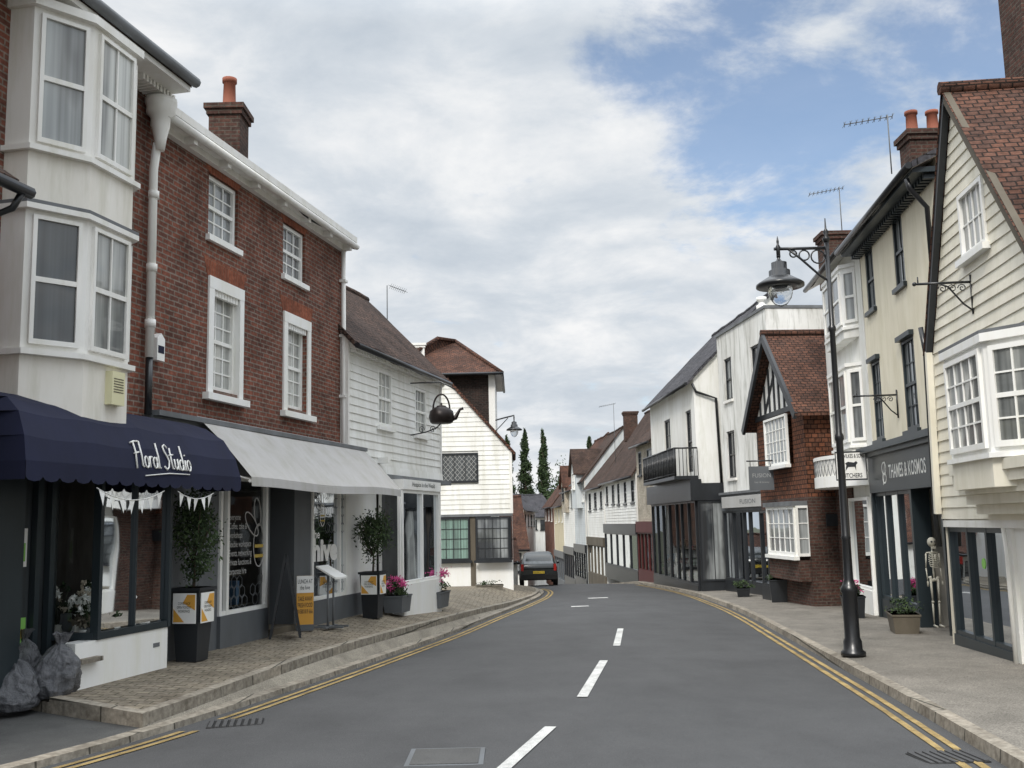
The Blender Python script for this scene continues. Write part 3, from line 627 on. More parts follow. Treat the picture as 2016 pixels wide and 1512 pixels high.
for j in range(ns):
    a=sA-.34+(sB-sA+.68)*j/ns; c=sA-.34+(sB-sA+.68)*(j+1)/ns; m=(a+c)/2; wv=c-a
    pts=[(a,2.4),(c,2.4),(c,2.25),(c-wv*.15,2.215),(m,2.2),(a+wv*.15,2.215),(a,2.25)]
    b.poly([LB.W(x,.925,z) for x,z in pts],'navy')
for s_,sg in ((sB,1),(sA,-1)): b.poly([LB.W(s_+sg*.34,.3,2.4),LB.W(s_+sg*.34,.92,2.4),LB.W(s_+sg*.34,.92,2.22),LB.W(s_+sg*.34,.3,2.22)],'navy')
b.obj("canopy",A)
def awf(x,y):
    z=2.43+y*.27
    for k in range(len(prof)-1):
        if prof[k+1][1]<=z<=prof[k][1]:
            t=(z-prof[k+1][1])/(prof[k][1]-prof[k+1][1]); o=prof[k+1][0]*(1-t)+prof[k][0]*t; break
    else: o=.925
    return LB.W(-1.86+x*.25,o+.012,z)
script("Floral Studio",awf,.0105,'bright',A)
b=MB(); b.tube([LB.W(-1.7,.935,2.33),LB.W(-1.2,.937,2.375),LB.W(-.75,.935,2.38)],.007,'bright',5); b.obj("underline",A)
def bunting(F,s0,s1,o,z,n,sag=.12):
    Tn=thing("bunting","string of small white triangular flags hung beneath an awning","bunting",F.W(s0,o,z-.2)); b=MB()
    P=lambda t:F.W(s0+(s1-s0)*t,o,z-sag*4*t*(1-t))
    b.tube([P(i/12) for i in range(13)],.006,'bright',5); b.obj("cord",Tn)
    for i in range(n):
        b=MB(); a=P((i+.2)/n);c=P((i+.8)/n); m=(a+c)/2+Vector((0,0,-.16))+F.o*rnd.uniform(-.03,.03); b.poly([a,c,m],'bright'); b.obj("flag",Tn)
bunting(LB,-2.55,-1.25,.90,2.17,7,.12); bunting(LB,-.95,-.1,.90,2.17,5,.08)
T=thing("neighbouring_house","end of a low tiled house with a black gutter","house",LB.W(-6,-1,0))
b=MB(); b.box(LB,-9,-4.15,-4,.55,0,4.9,'brick'); b.obj("wall",T)
b=MB(); b.hexa([LB.W(-9,1.0,4.95),LB.W(-4.05,1.0,4.95),LB.W(-4.05,-2,7),LB.W(-9,-2,7),LB.W(-9,1.0,5.05),LB.W(-4.05,1.0,5.05),LB.W(-4.05,-2,7.1),LB.W(-9,-2,7.1)],'tileb'); b.obj("roof",T)
b=MB(); b.tube([LB.W(-9,1.08,4.93),LB.W(-3.98,1.08,4.93)],.06,'iron'); b.tube([LB.W(-4.1,1.08,4.9),LB.W(-4.12,1.0,4.75),LB.W(-4.2,.65,4.6),LB.W(-4.2,.62,.2)],.035,'iron'); b.obj("gutter",T)
# ------------------------------------------------------------ LEFT: weatherboarded cottage
L3=Fr((-3.08,20.3),(-1.82,25.4),1)
wk=dict(nx=3,ny=4,o=-.03,pm='curt',sill=True)
T,R=house("weatherboard_cottage","white weatherboarded cottage with brown tiled roof above small shop",L3,-.65,5.2,0,5.4,2.0,'wb','tileb',[(.98,1.79,3.8,5.0,wk),(3.3,4.1,3.8,4.9,wk)],board=True,rise=2.05,ov=.22,wz=2.95,pitch=.165)
b=MB()
boards(b,L3,2.78,2.95,lambda z:-.62,lambda z:5.2,[],'wb',.17,.05)
b.box(L3,-.6,5.2,-.05,.28,2.66,2.76,'lead'); b.obj("skirt_board",T)
b=MB(); b.box(L3,-.6,5.2,.02,.2,5.2,5.3,'white')
for i in range(40): b.box(L3,-.55+i*.143,-.49+i*.143,.04,.16,5.12,5.2,'white')
b.obj("eaves_cornice",T)
boxpart("shop_surround",T,L3,[(-.65,.9,-.05,.0,0,2.66),(3.5,5.2,-.05,.0,-.3,2.66),(1.0,3.5,.0,.56,2.45,2.66)],'bright')
shopfront(T,L3,1.05,3.45,0,.5,2.45,.5,[2.3],'bright','bright',8,depth=1.5)
fS=Fr(L3.W(1.0,.0,0),L3.W(1.001,.5,0),1); window(T,fS,.03,.5,.5,2.45,o=.02,nx=1,ny=1,fm='bright',pm='paned',sash=False,sill=False,proud=.03)
text("Hospice in the Weald",L3,2.3,.565,2.555,1.5,.13,'teal',T)
b=MB(); b.lathe(L3.W(2.6,-.05,.55),[(.1,0),(.12,.5),(.16,.75),(.17,1.1),(.07,1.25),(.09,1.35),(.09,1.5),(.03,1.6)],'navy',12); b.obj("mannequin",T)
b=MB(); b.box(L3,.95,1.1,.0,.25,3.0,3.12,'bright'); b.obj("camera_box",T)
K=thing("kettle_sign","old dark copper kettle hanging as trade sign from iron bracket","sign",(-1.62,23,3.9)); b=MB()
kc=Vector((-1.62,23,3.98))
b.lathe(kc,[(.22,0),(.26,.03),(.29,.15),(.265,.28),(.18,.35),(.11,.38),(.11,.40),(.02,.42),(.03,.46),(.005,.48)],'copper',22)
b.obj("kettle_body",K,smooth=True)
b=MB(); b.tube([kc+Vector(p) for p in ((.22,0,.1),(.32,0,.13),(.37,0,.22),(.42,0,.31),(.5,0,.34))],[.065,.055,.038,.03,.033],'copper',10); b.obj("spout",K)
b=MB(); b.tube([kc+Vector((.21*math.cos(t)*.9-.0,0,.32+.35*math.sin(t))) for t in [math.pi*i/12 for i in range(13)]],.02,'copper',8); b.obj("handle",K)
b=MB(); wl=L3.W(3.0,.02,0); wl=Vector((wl.x,wl.y,0))
b.tube([wl+Vector((0,0,4.95)),Vector((-1.62,23,4.93)),Vector((-1.3,22.9,4.75))],.016,'iron',6); b.tube([Vector((-1.62,23,4.93)),Vector((-1.62,23,4.62))],.01,'iron',6)
b.tube([wl+Vector((0,0,3.75)),wl+Vector((.35,-.1,3.8)),Vector((-1.75,23.05,3.88)),Vector((-1.62,23,4.0))],.015,'iron',6)
for k in range(2):
    c=wl+Vector((.25+.25*k,-.06,3.86)); b.tube([c+Vector((.07*(1-i/18)*math.cos(i*.6),0,.09*(1-i/18)*math.sin(i*.6))) for i in range(16)],.009,'iron',5)
b.obj("bracket",K)
# ------------------------------------------------------------ LEFT: catslide white house facing the street
L4=Fr((-4.7,36),(-.1,36),1)
T=thing("weatherboard_house","white weatherboarded gable house with leaded window and dark bay windows","house",(-2.4,38,-.4)); b=MB()
ax=2.35; zt=6.85
Lf=lambda z: 0 if z<4.3 else ax*(z-4.3)/(zt-4.3)
Rf=lambda z: 4.6 if z<4.3 else 4.6-(4.6-ax)*(z-4.3)/(zt-4.3)
boards(b,L4,2.05,zt,Lf,Rf,[(2.13,3.44,3.15,4.2)],'wb',.17)
b.poly([L4.W(0,-.02,2),L4.W(4.6,-.02,2),L4.W(4.6,-.02,4.3),L4.W(ax,-.02,zt),L4.W(0,-.02,4.3)],'wb')
b.poly([L4.W(4.6,0,-1),L4.W(4.6,-4,-1),L4.W(4.6,-4,4.3),L4.W(4.6,0,4.3)],'wb'); b.box(L4,4.54,4.64,-.03,.05,2.05,4.25,'white'); b.box(L4,0,4.62,-.2,.1,1.96,2.05,'lead')
b.box(L4,0,4.6,-.2,.0,-1.0,.42,'bright'); b.box(L4,0,1.65,-.2,.0,.42,1.96,'bright'); b.box(L4,3.12,3.3,-.2,.03,-.6,1.96,'wood'); b.obj("wall",T)
window(T,L4,2.13,3.44,3.15,4.2,o=.0,nx=3,ny=1,fm='dark',pm='paned',sash=False,sill=False)
b=MB()
for k in range(-7,10):
    for sl in (1,-1):
        pts=[]
        for i in range(41):
            s=2.19+1.19*i/40; z=3.21+(sl*(s-2.19)*1.15+k*.19 if sl>0 else 1.19+sl*(s-2.19)*1.15-.2-k*.19)
            if 3.21<z<4.14: pts.append((s,z))
        if len(pts)>2: b.beam(L4,pts[0],pts[-1],.012,.010+(.001 if sl>0 else 0),.014+(.001 if sl>0 else 0),'faint')
b.obj("lead_lattice",T)
window(T,L4,1.7,3.1,.45,1.94,o=.05,nx=5,ny=4,fm='dark',pm=pane("green_tint_pane",(.12,.2,.17),(.22,.36,.30)),sash=False,sill=True,sillm='dark')
window(T,L4,3.32,4.5,.45,1.94,o=.2,nx=4,ny=4,fm='dark',pm='pane',sash=False,sill=True,sillm='dark')
fs=Fr(L4.W(4.5,.2,0),L4.W(4.52,-.6,0),1); window(T,fs,0,.78,.45,1.94,o=.0,nx=3,ny=4,fm='dark',pm='pane',sash=False,sill=False)
b=MB()
for p,q in (((ax,zt+.12),(-.15,4.2)),((ax,zt+.12),(4.78,4.17))):
    d=Vector((q[0]-p[0],q[1]-p[1])).normalized(); n_=Vector((-d.y,d.x)); n_=n_ if n_.y>0 else -n_
    c=[p,q,(q[0]-n_.x*.1,q[1]-n_.y*.1),(p[0]-n_.x*.1,p[1]-n_.y*.1)]
    b.hexa([L4.W(a,.12,z) for a,z in c]+[L4.W(a,-4,z) for a,z in c],'tile')
b.obj("roof",T)
T=thing("hipped_roof_house","tall dark brick house with brown hipped tile roof","house",(-2.2,44,0)); b=MB()
b.box(ID,-5.2,-.98,42,47,-1,7.85,'brickb'); b.obj("wall",T)
b=MB(); b.box(ID,-.98,-.72,41.95,47,-1,7.85,'white'); b.obj("corner_board",T)
b=MB(); e=[(-5.6,41.5,7.85),(-.4,41.5,7.85),(-.4,47.5,7.85),(-5.6,47.5,7.85)]; r1=(-3.2,44,9.8);r2=(-2.5,44.8,9.8)
b.poly([e[0],e[1],r2,r1],'tile');b.poly([e[1],e[2],r2],'tile');b.poly([e[2],e[3],r1,r2],'tile');b.poly([e[3],e[0],r1],'tile');b.poly(e,'dark')
for p,q in ((e[0],r1),(e[1],r2),(r1,r2)): b.tube([Vector(p)+Vector((0,0,.02)),Vector(q)+Vector((0,0,.04))],.09,'tile',6)
R=b.obj("roof",T); b=MB(); b.tube([(-5.6,41.45,7.84),(-.38,41.45,7.84),(-.38,47.5,7.84)],.06,'iron'); b.obj("gutter",T)
chimney(R,-4.0,43.5,.5,.5,8.5,9.5,0,'bright')
def lantern(parent,x,y,z,k=1):
    b=MB(); b.lathe((x,y,z),[(.015*k,.72*k),(.03*k,.66*k),(.02*k,.62*k),(.05*k,.58*k),(.11*k,.56*k),(.11*k,.46*k),(.15*k,.44*k),(.15*k,.36*k),(.2*k,.33*k),(.3*k,.27*k),(.34*k,.24*k),(.34*k,.2*k),(.2*k,.2*k)],'iron',24); sh=b.obj("lamp_shade",parent)
    gm=M.get('lampglass')
    if not gm:
        gm,nt,bs=newmat("lamp_glass"); bs.inputs['Base Color'].default_value=(.8,.83,.85,1); bs.inputs['Roughness'].default_value=.05; bs.inputs['Transmission Weight'].default_value=.85; bs.inputs['IOR'].default_value=1.15; M['lampglass']=gm
    b=MB(); b.lathe((x,y,z),[(.17*k,.2*k),(.175*k,.12*k),(.15*k,.03*k),(.09*k,-.05*k),(.01*k,-.09*k)],'lampglass',20); b.obj("lamp_glass",sh)
T=thing("wall_lamp","black lantern hanging from a curved wall bracket","lamp",(-.7,41.8,5.3)); lantern(T,.05,41.2,5.25,.95)
b=MB(); b.tube([(-.72,42,5.95),(-.4,41.7,6.0),(.05,41.2,6.05),(.05,41.2,5.92)],.03,'iron',6); b.tube([(-.72,42,5.5),(-.5,41.8,5.7),(-.2,41.5,5.98)],.02,'iron',6); b.obj("bracket",T)
# ------------------------------------------------------------ RIGHT: cream house with toy shop
R2=Fr((7.16,16.6),(7.70,21.9),-1)
dk=dict(nx=2,ny=2,o=-.06,fm='teal',pm='pane',sillm='teal'); dk2=dict(nx=3,ny=4,o=-.06,fm='teal',pm='pane',sillm='teal')
T,R=house("cream_house","cream rendered house with dark sash windows over toy shop front",R2,-.35,5.1,-.4,7.6,3.4,'cream','slate',[(4.07,4.72,5.98,7.28,dk),(1.84,2.5,5.98,7.32,dk),(4.12,4.82,3.25,4.9,dk2),(1.66,2.5,3.25,4.95,dk2)],rise=1.6,ov=.42,wz=2.9)
b=MB()
for s0,s1,z1 in ((4.12,4.82,4.9),(1.66,2.5,4.95)): b.box(R2,s0-.05,s1+.05,-.05,.09,z1,z1+.09,'teal')
b.box(R2,-.38,5.12,0,.4,7.33,7.42,'teal')
for i in range(34): b.box(R2,-.3+i*.16,-.22+i*.16,.02,.2,7.24,7.33,'teal')
b.obj("eaves_cornice",T)
chimney(R,8.25,19.3,.75,.55,7.6,9.15,2,'brickd',.48,.12)
b=MB(); b.tube([R2.W(-.2,.45,7.28),R2.W(-.2,.4,7.1),R2.W(-.1,.12,6.8),R2.W(-.1,.1,3.2)],.045,'iron'); b.obj("downpipe",T)
b=MB(); b.box(R2,.0,5.0,-.1,.16,2.16,2.9,'teal'); b.box(R2,-.1,5.15,-.1,.36,2.98,3.1,'teal'); b.box(R2,-.05,5.1,-.1,.26,2.9,2.98,'teal'); fa=b.obj("fascia",T)
text("THAMES & KOSMOS",R2,2.15,.165,2.54,2.45,.27,'bright',fa,bold=.012)
b=MB()
for cz,rr_ in ((2.62,.12),(2.43,.1)):
    pts=[(3.72+rr_*1.3*math.cos(t),cz+rr_*math.sin(t)) for t in [2*math.pi*i/16 for i in range(16)]]
    for i in range(16): b.beam(R2,pts[i],pts[(i+1)%16],.03,.161,.166,'bright')
b.beam(R2,(3.62,2.75),(3.83,2.3),.03,.161,.167,'bright'); b.obj("emblem",fa)
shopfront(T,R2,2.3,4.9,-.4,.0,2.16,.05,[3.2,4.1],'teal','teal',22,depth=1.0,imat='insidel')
boxpart("pilaster",T,R2,[(2.12,2.24,-.2,.12,-.4,2.16),(.36,.48,-.2,.12,-.4,2.16),(4.94,5.05,-.2,.14,-.4,2.16)],'teal')
boxpart("door_reveal",T,R2,[(.0,.34,-.9,.1,-.4,2.16)],'teal')
b=MB(); b.box(R2,.5,2.12,-1.0,-.95,-.3,2.1,'paned'); d=b.obj("door",T); b=MB(); b.box(R2,.5,2.12,-.94,-.9,-.3,.2,'dark'); b.box(R2,.5,.6,-.94,-.9,.2,2.1,'dark'); b.box(R2,1.25,1.35,-.94,-.9,.2,2.1,'dark'); b.box(R2,2.0,2.12,-.94,-.9,.2,2.1,'dark'); b.obj("frame",d)
b=MB(); b.tube([R2.W(1.4,-.87,.6),R2.W(1.4,-.87,.95)],.014,'bright'); b.obj("handle",d)
def skeleton(p):
    T=thing("display_skeleton","pale plastic human skeleton standing in a shop doorway","skeleton",p); b=MB(); p=Vector(p); V=lambda x,y,z:p+Vector((x*.72,y,z))*.88
    b.tube([V(0,0,.95),V(0,.01,1.1),V(0,-.01,1.25),V(0,.01,1.4),V(0,0,1.52)],.018,'bone',7)
    for i in range(7):
        z=1.44-i*.042; w=.085+.045*math.sin((i+1)/8*math.pi)
        b.tube([V(w*math.cos(t),w*.75*math.sin(t)-.04,z+.02*math.sin(t)) for t in [2*math.pi*k/12 for k in range(13)]],.007,'bone',5,False)
    b.tube([V(0,-.12,1.42),V(0,-.12,1.25)],.014,'bone',6)
    b.ball(V(0,0,1.66),.075,'bone',9,1.15); b.box(Fr((V(-.045,0,0).x,V(0,-.05,0).y),(V(.045,0,0).x+.001,V(0,-.05,0).y),1),0,.066,-.02,.03,V(0,0,1.53).z,V(0,0,1.58).z,'bone')
    for e in (-.04,.04): b.ball(V(e,-.07,1.67),.018,'dark',6)
    b.tube([V(-.12,0,.98),V(-.07,.02,.9),V(0,0,.93),V(.07,.02,.9),V(.12,0,.98)],[.03,.03,.035,.03,.03],'bone',7)
    b.tube([V(-.18,0,1.45),V(0,-.04,1.46),V(.18,0,1.45)],.013,'bone',6)
    for s in (-1,1):
        b.tube([V(s*.1,0,.93),V(s*.09,-.01,.5)],[.022,.015],'bone',7); b.ball(V(s*.09,-.01,.49),.025,'bone',6)
        b.tube([V(s*.09,0,.49),V(s*.08,.02,.06)],[.017,.012],'bone',7); b.tube([V(s*.08,.03,.03),V(s*.09,-.16,.02)],[.02,.016],'bone',6)
        b.tube([V(s*.18,0,1.44),V(s*.2,.01,1.15)],[.016,.012],'bone',6); b.tube([V(s*.2,.01,1.15),V(s*.2,-.03,.9)],[.012,.009],'bone',6)
        for f in range(4): b.tube([V(s*(.19+f*.008),-.03,.9),V(s*(.185+f*.012),-.035,.8-.01*(f%2))],.005,'bone',4)
    b.obj("skeleton_bones",T)
sp_=R2.W(1.5,.0,-.25); skeleton(tuple(sp_))
# ------------------------------------------------------------ RIGHT: cream weatherboard gable
R1=Fr((6.66,16.65),(7.20,21.95),-1)
T=thing("weatherboard_gable_house","cream weatherboarded gabled house with tiled roof and bay window","house",R1.W(-3.5,-2,-.2)); b=MB()
apx=(-2.82,7.53)
Rf=lambda z:(-.9-(z-1.6)*.09) if z<4.2 else (-1.14-(z-4.2)*(1.68/3.33))
Lf=lambda z:-6.2 if z<3.35 else -6.2+(z-3.35)*(3.38/4.18)
boards(b,R1,1.62,7.5,Lf,Rf,[(-3.75,-2.8,5.2,6.12)],'creamw',.17)
b.poly([R1.W(a,-.02,z) for a,z in ((-6.2,1.6),(-.9,1.6),(-1.14,4.2),apx,(-6.2,3.35))],'creamw')
b.poly([R1.W(-.92,0,-.4),R1.W(-.92,-6,-.4),R1.W(-1.1,-6,4.2),R1.W(-1.1,0,4.2)],'creamw')
b.obj("wall",T)
window(T,R1,-3.75,-2.8,5.2,6.12,o=.0,nx=4,ny=2,fm='bright',pm='curt',sash=False,sill=True)
n=10
def slope(b,p,q,o0,o1,mat,th=.1):
    for i in range(n):
        for j in range(5):
            f=lambda i,j:(p[0]+(q[0]-p[0])*i/n, o0+(o1-o0)*j/5, p[1]+(q[1]-p[1])*i/n+.05*noise.noise(Vector((i*.9,j*.9,p[0]))))
            b.poly([R1.W(*f(i,j)),R1.W(*f(i+1,j)),R1.W(*f(i+1,j+1)),R1.W(*f(i,j+1))],mat)
b=MB(); slope(b,(-2.8,7.72),(-6.9,2.65),.14,-6,'tile'); slope(b,(-2.8,7.72),(-1.0,4.15),.14,-6,'tile')
b.tube([R1.W(-2.8,.16,7.74),R1.W(-2.8,-6,7.74)],.1,'tile',8); b.obj("roof",T)
for p,q,w_,m_ in (((-2.8,7.62),(-6.8,2.68),.13,'wood'),((-2.8,7.62),(-1.08,4.2),.1,'dark'),((-1.08,4.2),(-.92,1.7),.09,'creamw')):
    b=MB(); b.beam(R1,p,q,w_,.03,.12,m_); b.obj("barge_board",T)
b=MB(); b.tube([R1.W(-1.0,.14,4.6),R1.W(-.98,.09,4.2),R1.W(-.84,.09,1.7),R1.W(-.84,.06,1.2)],.04,'iron'); b.obj("downpipe",T)
bp1=[(-2.75,-.05),(-3.3,.55),(-4.75,.55),(-5.5,-.05)]
B=bay(T,R1,bp1,[('wall',2.0,2.34),('ledge',2.34,2.4),('win',2.4,3.72),('ledge',3.72,3.82),('ledge',3.82,3.86)],'creamw','bright',.05)
for p,q,nx in ((bp1[1],bp1[2],4),(bp1[2],bp1[3],3),(bp1[0],bp1[1],2)):
    f=R1.sub(q,p); window(B,f,.08,f.len-.08,2.46,3.66,o=.014,nx=nx,ny=4,fm='bright',pm='curt',sill=False,proud=.03)
b=MB()
for i in range(6):
    z=1.55+i*.13; d=.52-.5*(1-i/6)**2
    b.box(R1,-6,-2.9,-.02,d*.95,z,z+.128,'creamw')
b.obj("jetty_boards",T)
b=MB(); b.box(R1,-6.2,-.95,-.4,.02,1.5,1.6,'white'); b.obj("bressummer",T)
shopfront(T,R1,-3.4,-1.05,-.3,-.08,1.5,-.05,[-2.62,-1.85],'teal','teal',31,depth=.9,imat='insidel')
boxpart("pilaster",T,R1,[(-3.6,-3.45,-.2,.0,-.4,1.5),(-6.2,-3.6,-.25,-.05,-.4,1.5)],'bright')
b=MB(); b.tube([R1.W(-3.5,.05,1.5),R1.W(-3.55,.05,1.2),R1.W(-3.55,.05,-.2)],.03,'bright'); b.obj("downpipe",T)
b=MB(); pts=[(-2.3+.075*math.cos(t),1.0+.075*math.sin(t)) for t in [2*math.pi*i/18 for i in range(18)]]; b.extr(R1,pts,-.078,-.074,'green'); b.obj("round_sticker",T)
chimney(T,8.55,15.6,1.15,.9,6.5,8.3,0,'brickd'); chimney(T,8.65,15.6,.8,.7,8.3,12,0,'brickd')
def aerial(x,y,z0,z1,dx=-1,size=.9,lab="thin metal television aerial on a roof mast"):
    T=thing("television_aerial",lab,"aerial",(x,y,z0)); b=MB(); b.tube([(x,y,z0),(x,y,z1)],.014,'lead',6); b.obj("mast",T)
    b=MB(); e=Vector((x+dx*size,y,z1-.18)); a=Vector((x+.1,y,z1-.02)); b.tube([a,e],.010,'lead',5)
    for i in range(9):
        p=a.lerp(e,i/8); b.tube([p-Vector((0.05,.14,0)),p+Vector((.05,.14,0))],.006,'lead',4); b.tube([p-Vector((.04,0,.07)),p+Vector((.04,0,.07))],.005,'lead',4)
    b.obj("antenna",T)
aerial(7.85,20.0,8.6,9.85); aerial(8.85,26.2,8.9,10.4,-1,.8); aerial(-3.4,27.5,7.2,8.3,1,.5); aerial(5.8,58,5.0,8.4,-1,.8)
def bracket(F,s,z,o,ln,lab):
    T=thing("sign_bracket",lab,"bracket",F.W(s,o,z)); b=MB()
    b.tube([F.W(s,o,z),F.W(s,o+ln,z)],.018,'iron',6); b.tube([F.W(s,o,z-.45),F.W(s,o,z+.1)],.016,'iron',6)
    b.tube([F.W(s,o,z-.4),F.W(s,o+.12,z-.3),F.W(s,o+.3,z-.06),F.W(s,o+.42,z)],.013,'iron',6)
    for k in range(3):
        c=F.W(s,o+.12+.13*k,z-.08-.0*k); b.tube([c+F.o*(.06*(1-i/16)*math.cos(i*.7))+Vector((0,0,.06*(1-i/16)*math.sin(i*.7))) for i in range(14)],.008,'iron',5)
    b.ball(F.W(s,o+ln,z),.03,'iron',6); b.tube([F.W(s,o+ln-.05,z),F.W(s,o+ln-.05,z+.1)],.01,'iron',5)
    b.obj("scrollwork",T)
bracket(R1,-3.0,4.85,.02,.75,"empty black iron scrollwork sign bracket on a weatherboard wall"); bracket(R2,2.95,4.0,.02,.8,"empty black iron sign bracket on a cream wall")
# ------------------------------------------------------------ RIGHT: white butcher's with bays
R3=Fr((7.70,21.9),(8.17,26.5),-1)
T,R=house("butcher_shop_house","white rendered house with bay windows above a butcher shop",R3,-.15,4.0,-.5,7.7,3.2,'render','tileb',[],rise=1.6,ov=.35)
for z0,z1 in ((3.25,5.0),(5.9,7.25)):
    bb=[(.3,-.05),(.6,.27),(2.5,.27),(2.9,-.05)]
    B=bay(T,R3,bb,[('wall',z0-.25,z0-.06),('ledge',z0-.06,z0),('win',z0,z1),('ledge',z1,z1+.08)],'render','bright',.04)
    f=R3.sub(bb[1],bb[2])
    for a,c,pm in ((.06,.9,'pane'),(1.0,f.len-.06,'curt')): window(B,f,a,c,z0+.08,z1-.08,o=.014,nx=1,ny=2,fm='bright',pm=pm,sill=False,proud=.03)
    f=R3.sub(bb[0],bb[1]); window(B,f,.05,f.len-.05,z0+.08,z1-.08,o=.014,nx=1,ny=2,fm='bright',pm='pane',sill=False,proud=.03)
chimney(R,8.6,26.0,.8,.6,7.6,9.05,0,'brickd')
def arc(t): return -.1+4.1*t, .12+.7*math.sin(math.pi*t)
b=MB(); n=24
for i in range(n):
    a,oa=arc(i/n);c,oc=arc((i+1)/n)
    b.hexa([R3.W(a,oa,2.35),R3.W(c,oc,2.35),R3.W(c,0,2.35),R3.W(a,0,2.35),R3.W(a,oa,2.55),R3.W(c,oc,2.55),R3.W(c,0,2.55),R3.W(a,0,2.55)],'bright')
    for z0,z1 in ((2.55,2.6),(2.98,3.06)): b.hexa([R3.W(a,oa,z0),R3.W(c,oc,z0),R3.W(c,oc-.06,z0),R3.W(a,oa-.06,z0),R3.W(a,oa,z1),R3.W(c,oc,z1),R3.W(c,oc-.06,z1),R3.W(a,oa-.06,z1)],'bright')
    b.hexa([R3.W(a,oa-.03,2.6),R3.W(c,oc-.03,2.6),R3.W(c,oc-.05,2.6),R3.W(a,oa-.05,2.6),R3.W(a,oa-.03,2.98),R3.W(c,oc-.03,2.98),R3.W(c,oc-.05,2.98),R3.W(a,oa-.05,2.98)],'white')
    b.tube([R3.W(a,oa-.015,2.6),R3.W(c,oc-.015,2.98)],.005,'lead',4); b.tube([R3.W(c,oc-.015,2.6),R3.W(a,oa-.015,2.98)],.005,'lead',4)
bal=b.obj("bow_balcony",T)
fsn=Fr((6.84,21.6),(7.40,21.42),1); W_=fsn.len
b=MB(); b.box(fsn,0,W_,0,.04,2.47,3.02,'bright'); sg=b.obj("shop_sign",T,"white framed sign board with black lettering")
b=MB()
for q in ((-.02,W_+.02,2.44,2.47),(-.02,W_+.02,3.02,3.05),(-.02,0,2.47,3.02),(W_,W_+.02,2.47,3.02)): b.box(fsn,q[0],q[1],-.005,.045,q[2],q[3],'dark')
b.obj("frame",sg)
text("L.C. WILKES & SONS",fsn,W_/2,.045,2.95,W_*.94,.085,'dark',sg,bold=.015); text("BUTCHERS",fsn,W_/2,.045,2.54,W_*.72,.095,'dark',sg,bold=.015)
b=MB(); b.extr(fsn,[(W_*.3,2.64),(W_*.34,2.76),(W_*.3,2.8),(W_*.4,2.83),(W_*.6,2.81),(W_*.68,2.84),(W_*.73,2.8),(W_*.67,2.76),(W_*.66,2.64),(W_*.62,2.72),(W_*.4,2.72)],.041,.045,'dark'); b.obj("emblem",sg)
boxpart("pilaster",T,R3,[(-.15,.1,-.1,.06,-.55,2.35)],'bright')
b=MB(); b.box(R3,1.9,4.0,-.1,.04,-.6,2.35,'brickd'); b.obj("brick_pier",T)
shopfront(T,R3,.12,1.9,-.5,.1,2.1,.1,[],'bright','bright',41,depth=1.5)
# ------------------------------------------------------------ RIGHT: tile-hung gabled house
R4=Fr((7.35,25.6),(7.15,29.7),-1)
T=thing("tile_hung_gable_house","brick and tile hung house with black and white timbered gable","house",R4.W(2,-2.5,-.6)); b=MB()
AP=6.5; g0=4.5
panel(b,R4,0,4.1,2.2,g0,[(.95,2.9,3.08,4.4)],'tilehung'); b.poly([R4.W(0,0,2.2),R4.W(0,-5,2.2),R4.W(0,-5,g0+.2),R4.W(0,0,g0)],'tilehung'); b.poly([R4.W(0,0,-.8),R4.W(0,-5,-.8),R4.W(0,-5,2.2),R4.W(0,0,2.2)],'brickd'); panel(b,R4,0,4.1,-.8,2.2,[(.15,2.5,.7,2.0)],'brickd')
b.poly([R4.W(4.1,0,-.8),R4.W(4.1,-5,-.8),R4.W(4.1,-5,g0),R4.W(4.1,0,g0)],'tilehung')
b.obj("wall",T)
b=MB(); b.poly([R4.W(0,.0,g0),R4.W(4.1,.0,g0),R4.W(2.05,.0,AP)],'bright'); 
for s in (.5,.95,1.4,1.85,2.25,2.7,3.15,3.6):
    h=(AP-g0-.05)*(1-abs(s-2.05)/2.05); b.box(R4,s-.05,s+.05,0,.035,g0+.05,g0+h,'dark')
b.box(R4,.0,4.1,0,.05,g0-.04,g0+.1,'dark'); b.beam(R4,(.9,g0+.1),(1.9,5.6),.1,0,.03,'dark'); b.beam(R4,(3.2,g0+.1),(2.2,5.6),.1,0,.03,'dark')
b.obj("timbered_gable",T)
for e_ in (-.35,4.45):
    b=MB(); b.beam(R4,(2.05,AP+.14),(e_,g0-.3),.2,.28,.36,'dark'); b.obj("barge_board",T)
b=MB()
for sg_ in (1,-1):
    c=[(2.05,AP+.22),(2.05+sg_*2.45,g0-.2),(2.05+sg_*2.45,g0-.3),(2.05,AP+.1)]
    b.hexa([R4.W(a,.34,z) for a,z in c]+[R4.W(a,-5.2,z) for a,z in c],'tile')
b.tube([R4.W(2.05,.36,AP+.24),R4.W(2.05,-5.2,AP+.24)],.1,'tile'); b.obj("roof",T)
window(T,R4,.95,2.9,3.08,4.4,o=.12,nx=6,ny=4,fm='bright',pm='pane',sash=False,sill=True)
window(T,R4,.15,2.5,.72,1.98,o=.3,nx=5,ny=3,fm='bright',pm='pane',sash=False,sill=True,fw=.08)
f=Fr(R4.W(.15,-.05,0),R4.W(.15,.32,0),-1); window(T,f,0,.36,.72,1.98,o=.005,nx=1,ny=3,fm='bright',pm='pane',sash=False,sill=False)
boxpart("window_hood",T,R4,[(.1,2.6,0,.4,1.98,2.1)],'lead'); boxpart("window_base",T,R4,[(.1,2.6,0,.3,.1,.62)],'brickd')
shopfront(T,R4,2.75,4.05,-.65,-.2,1.9,.06,[3.4],'dark','dark',51,depth=1.2)
b=MB(); b.box(ID,7.75,8.05,25.53,25.57,1.45,1.75,'dark'); b.obj("street_sign",T)
